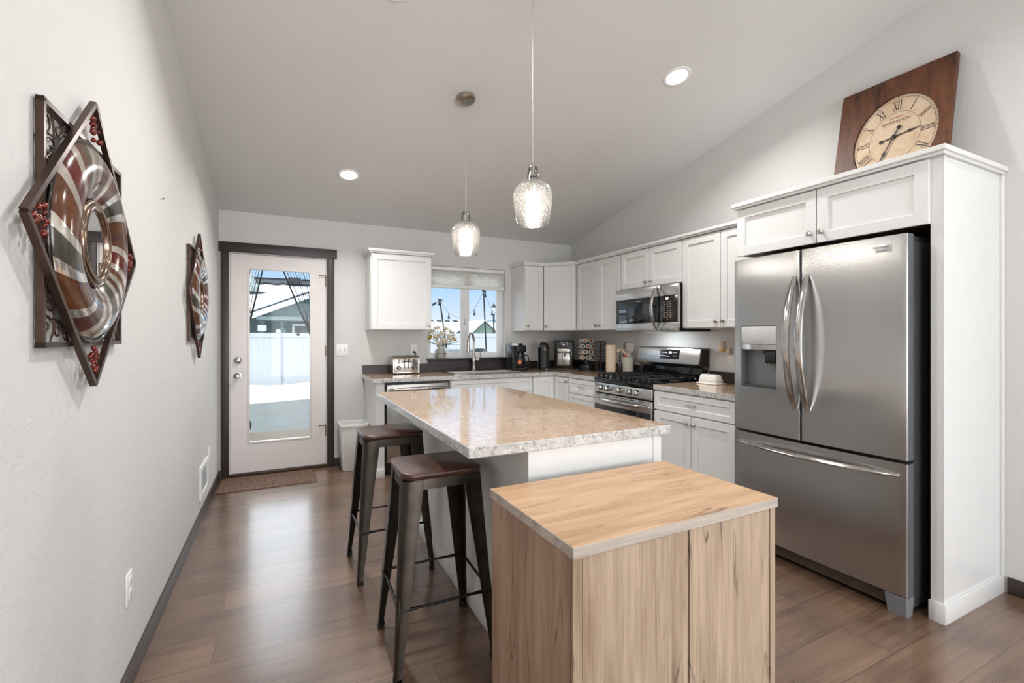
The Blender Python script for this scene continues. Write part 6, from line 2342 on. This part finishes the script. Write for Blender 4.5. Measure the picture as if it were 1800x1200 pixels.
# houses seen through the kitchen window
GREEN = plain('sage_siding', (118, 138, 122), 0.7, var=0.04)
GREEND = plain('dark_sage_siding', (96, 114, 106), 0.7, var=0.04)
r = root('gabled_house', (12, 31, 0), 'sage green gabled house with a snow-covered roof, seen through the kitchen window', 'house')
m = MB()
m.prism([(6.0, 30.6, 1.30), (6.0, 36.0, 2.52), (6.0, 41.0, 1.3), (6.0, 41.0, 1.1), (6.0, 36.0, 2.3), (6.0, 30.6, 1.1)], (10.0, 0, 0))
m.build('roof', SNOW, r, 0)
m = MB()
for k in range(14):
    x = 6.3 + k * 0.68
    m.hexa([(x, 35.7, 2.46), (x + 0.42, 35.7, 2.46), (x + 0.42, 36.1, 2.5), (x, 36.1, 2.5)], [(x + 0.05, 35.75, 2.56), (x + 0.36, 35.75, 2.54), (x + 0.36, 36.1, 2.6), (x + 0.05, 36.1, 2.6)])
m.build('ridge_shingles', SHIN, r, 0)
MB().box(6.2, 15.5, 31.2, 40, -0.5, 1.2).build('wall', GREEND, r, 0)
for (xa, xm_, xb_, ya, zt_, zb2, gm) in ((11.70 - 0.35, 12.70, 14.05, 30.0, 2.352, 1.20, GREEN), (10.30, 10.99, 11.62, 29.8, 1.83, 1.42, GREEND)):
    m = MB()
    m.prism([(xa, ya, -0.3), (xb_, ya, -0.3), (xb_, ya, zb2), (xm_, ya, zt_ - 0.05), (xa, ya, zb2)], (0, 3.5, 0))
    m.build('gable_wall', gm, r, 0)
    m = MB()
    for p, q in (((xa - 0.2, zb2 - 0.17), (xm_, zt_)), ((xm_, zt_), (xb_ + 0.2, zb2 - 0.17))):
        m.prism([(p[0], ya - 0.15, p[1]), (q[0], ya - 0.15, q[1]), (q[0], ya - 0.15, q[1] + 0.09), (p[0], ya - 0.15, p[1] + 0.09)], (0, 5.0, 0))
    m.build('gable_roof', SNOW, r, 0)
    m = MB()
    for p, q in (((xa - 0.2, zb2 - 0.17), (xm_, zt_)), ((xm_, zt_), (xb_ + 0.2, zb2 - 0.17))):
        m.prism([(p[0], ya - 0.17, p[1] - 0.06), (q[0], ya - 0.17, q[1] - 0.06), (q[0], ya - 0.17, q[1]), (p[0], ya - 0.17, p[1])], (0, 0.04, 0))
    m.build('rake_board', SHIN, r, 0)
for xa in (11.6, 12.35):
    MB().box(xa, xa + 0.45, 29.93, 30.0, 0.95, 1.28).build('window_frame', FASC, r, 0)
# far hill
m = MB()
n = 40
pr_ = []
for i in range(n + 1):
    x = -200 + 700 * i / n
    pr_.append((x, 320, 2 + 14 * math.exp(-((x - 190) / 95.0) ** 2) + 5 * math.exp(-((x - 20) / 80.0) ** 2) + 0.8 * math.sin(i * 1.3)))
m.prism([(-200, 320, -4)] + pr_ + [(500, 320, -4)], (0, 60, 0))
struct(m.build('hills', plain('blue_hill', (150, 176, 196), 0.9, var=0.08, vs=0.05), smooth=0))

# string-light poles, wires, bulbs and the street lamp
POLE = plain('black_pole', (30, 30, 32), 0.5)


def pole(x0, z0, x1, z1, y, label):
    r = root('light_pole', (x0, y, z0), label, 'pole', None)
    MB().tube([(x0, y, z0), (x1, y, z1)], 0.018, 10).build('post', POLE, r)
    MB().tube([(x1 - 0.05, y - 0.02, z1), (x1 + 0.02, y, z1 + 0.01), (x1 + 0.07, y - 0.02, z1 - 0.02)], 0.014, 8).build('hook', POLE, r)


pole(3.875, -0.15, 3.536, 2.200, 11.2, 'thin black leaning string-light pole behind the flower jug')
pole(4.845, -0.15, 4.717, 2.477, 11.2, 'tall thin black string-light pole behind the faucet')


def px(u, v, y):     # a point on the plane y seen in the photograph at u, v (used only to lay out the small bulbs)
    a = R(26.332)
    rr = (u - 900) / 819.25
    d = Vector((math.sin(a) + rr * math.cos(a), math.cos(a) - rr * math.sin(a), (590.46 - v) / 819.25))
    return Vector((0, 0, 1.3)) + d * (y / d.y)


def bulb(u, v, y, label):
    p = px(u, v, y)
    r = root('string_bulb', tuple(p), label, 'light bulb', 'dark string-light bulbs outside the window')
    MB().lathe([(0.005, 0.125), (0.005, 0.10), (0.014, 0.10), (0.016, 0.055), (0.020, 0.05), (0.020, 0.03)], tuple(p), 'Z', 10).build('socket', POLE, r)
    MB().lathe([(0.018, 0.03), (0.034, -0.01), (0.036, -0.03), (0.024, -0.055), (0.0, -0.06)], tuple(p), 'Z', 12, True, False).build('bulb', plain('dark_glass_bulb', (44, 44, 46), 0.15), r, 60)


bulb(772, 533, 12, 'dark string-light bulb hanging by the top of the leaning pole')
bulb(789, 557, 13, 'dark string-light bulb hanging lowest in the left window pane')
bulb(810, 568, 13.5, 'dark string-light bulb hanging beside the window mullion, near the snowy roof')
bulb(834, 551, 12.5, 'dark string-light bulb hanging left of the tall pole in the right pane')
bulb(853, 519, 12, 'dark string-light bulb hanging just under the top of the tall pole')
bulb(865, 551, 12.5, 'dark string-light bulb hanging right of the tall pole by the street lamp')
for u, v, y, lb in ((500, 572, 12.5, 'dark string-light bulb beyond the door glass, above the fence'), (524, 586, 12.2, 'dark string-light bulb hanging in front of the fence through the door')):
    bulb(u, v, y, lb)
r = root('light_wire', (4.5, 12.2, 2.2), 'thin black string-light wires strung between the poles outside', 'wire')
for pts in ([(761, 536, 12), (768, 531, 12), (773, 528, 12)], [(773, 528, 12), (789, 550, 13), (810, 561, 13.5), (825, 551, 13)], [(825, 551, 13), (834, 543, 12.5), (850, 513, 12)], [(850, 513, 12), (856, 525, 12.2), (865, 544, 12.5), (872, 552, 12.6)]):
    pp = [px(*q) for q in pts]
    MB().tube(pp, 0.0045, 6).build('strand', POLE, r)
MB().tube([px(760, 536, 12), px(766, 532, 12)], 0.03, 8).build('clip', POLE, r)
pp = [px(q[0], q[1], q[2]) + Vector((0, 0, q[3] if len(q) > 3 else 0)) for q in ((446, 560, 12.6), (470, 564, 12.6), (500, 572, 12.5, 0.112), (524, 586, 12.2, 0.112), (548, 575, 12.2))]
MB().tube(pp, 0.006, 6).build('strand', POLE, r)
r = root('street_lamp', (7.156, 16, -0.1), 'black street lamp with a lantern head beyond the fence', 'street lamp')
MB().tube([(7.156, 16, -0.1), (7.156, 16, 2.15)], 0.035, 10).build('post', POLE, r)
MB().lathe([(0.03, 2.13), (0.05, 2.16), (0.055, 2.17), (0.10, 2.36), (0.10, 2.37)], (7.156, 16, 0), 'Z', 8).build('lantern', plain('lantern_glass', (206, 212, 214), 0.3), r, 0)
MB().lathe([(0.135, 2.37), (0.10, 2.40), (0.04, 2.48), (0.015, 2.52), (0.015, 2.56)], (7.156, 16, 0), 'Z', 8).build('cap', POLE, r, 0)
# two grills on the patio
r = root('patio_grill', (3.15, 9, -0.15), 'dark teal patio grill with a pale framed plate, low in the left window pane', 'grill')
m = MB()
prof = [(8.75, 0.70), (8.72, 0.80), (8.76, 0.95), (8.88, 1.03), (9.05, 1.045), (9.2, 1.0), (9.26, 0.85), (9.25, 0.70)]
m.prism([(2.80, y, z) for y, z in prof], (0.62, 0, 0))
m.build('lid', plain('dark_teal', (44, 62, 72), 0.4), r, 40)
m = MB()
for a in ((2.98, 3.22, 0.925, 0.94), (2.98, 3.22, 0.865, 0.88), (2.98, 2.995, 0.88, 0.925), (3.205, 3.22, 0.88, 0.925)):
    m.box(a[0], a[1], 8.715, 8.735, a[2], a[3])
m.build('plate_frame', LGREY, r, 0)
MB().box(2.80, 3.42, 8.78, 9.24, 0.15, 0.70).build('cart', POLE, r, 0)
for x in (2.84, 3.38):
    for y in (8.82, 9.2):
        MB().box(x - 0.025, x + 0.025, y - 0.025, y + 0.025, -0.10, 0.15).build('leg', POLE, r, 0)
r = root('kettle_grill', (3.65, 9, -0.1), 'dark grey rounded grill with pale trim lines, low in the right window pane', 'grill')
m = MB()
prof = [(3.42, 0.70), (3.43, 0.95), (3.48, 1.03), (3.56, 1.052), (3.70, 1.05), (3.78, 1.02), (3.86, 0.90), (3.88, 0.70)]
m.prism([(x, 8.8, z) for x, z in prof], (0, 0.45, 0), 0.02)
m.build('lid', plain('charcoal_lid', (62, 68, 74), 0.4), r, 40)
m = MB()
m.bar((3.735, 8.795, 0.74), (3.70, 8.795, 1.02), 0.012)
m.bar((3.80, 8.795, 0.74), (3.755, 8.795, 1.0), 0.012)
m.build('trim_lines', LGREY, r, 0)
MB().box(3.44, 3.86, 8.82, 9.23, -0.10, 0.70).build('cart', POLE, r, 0)
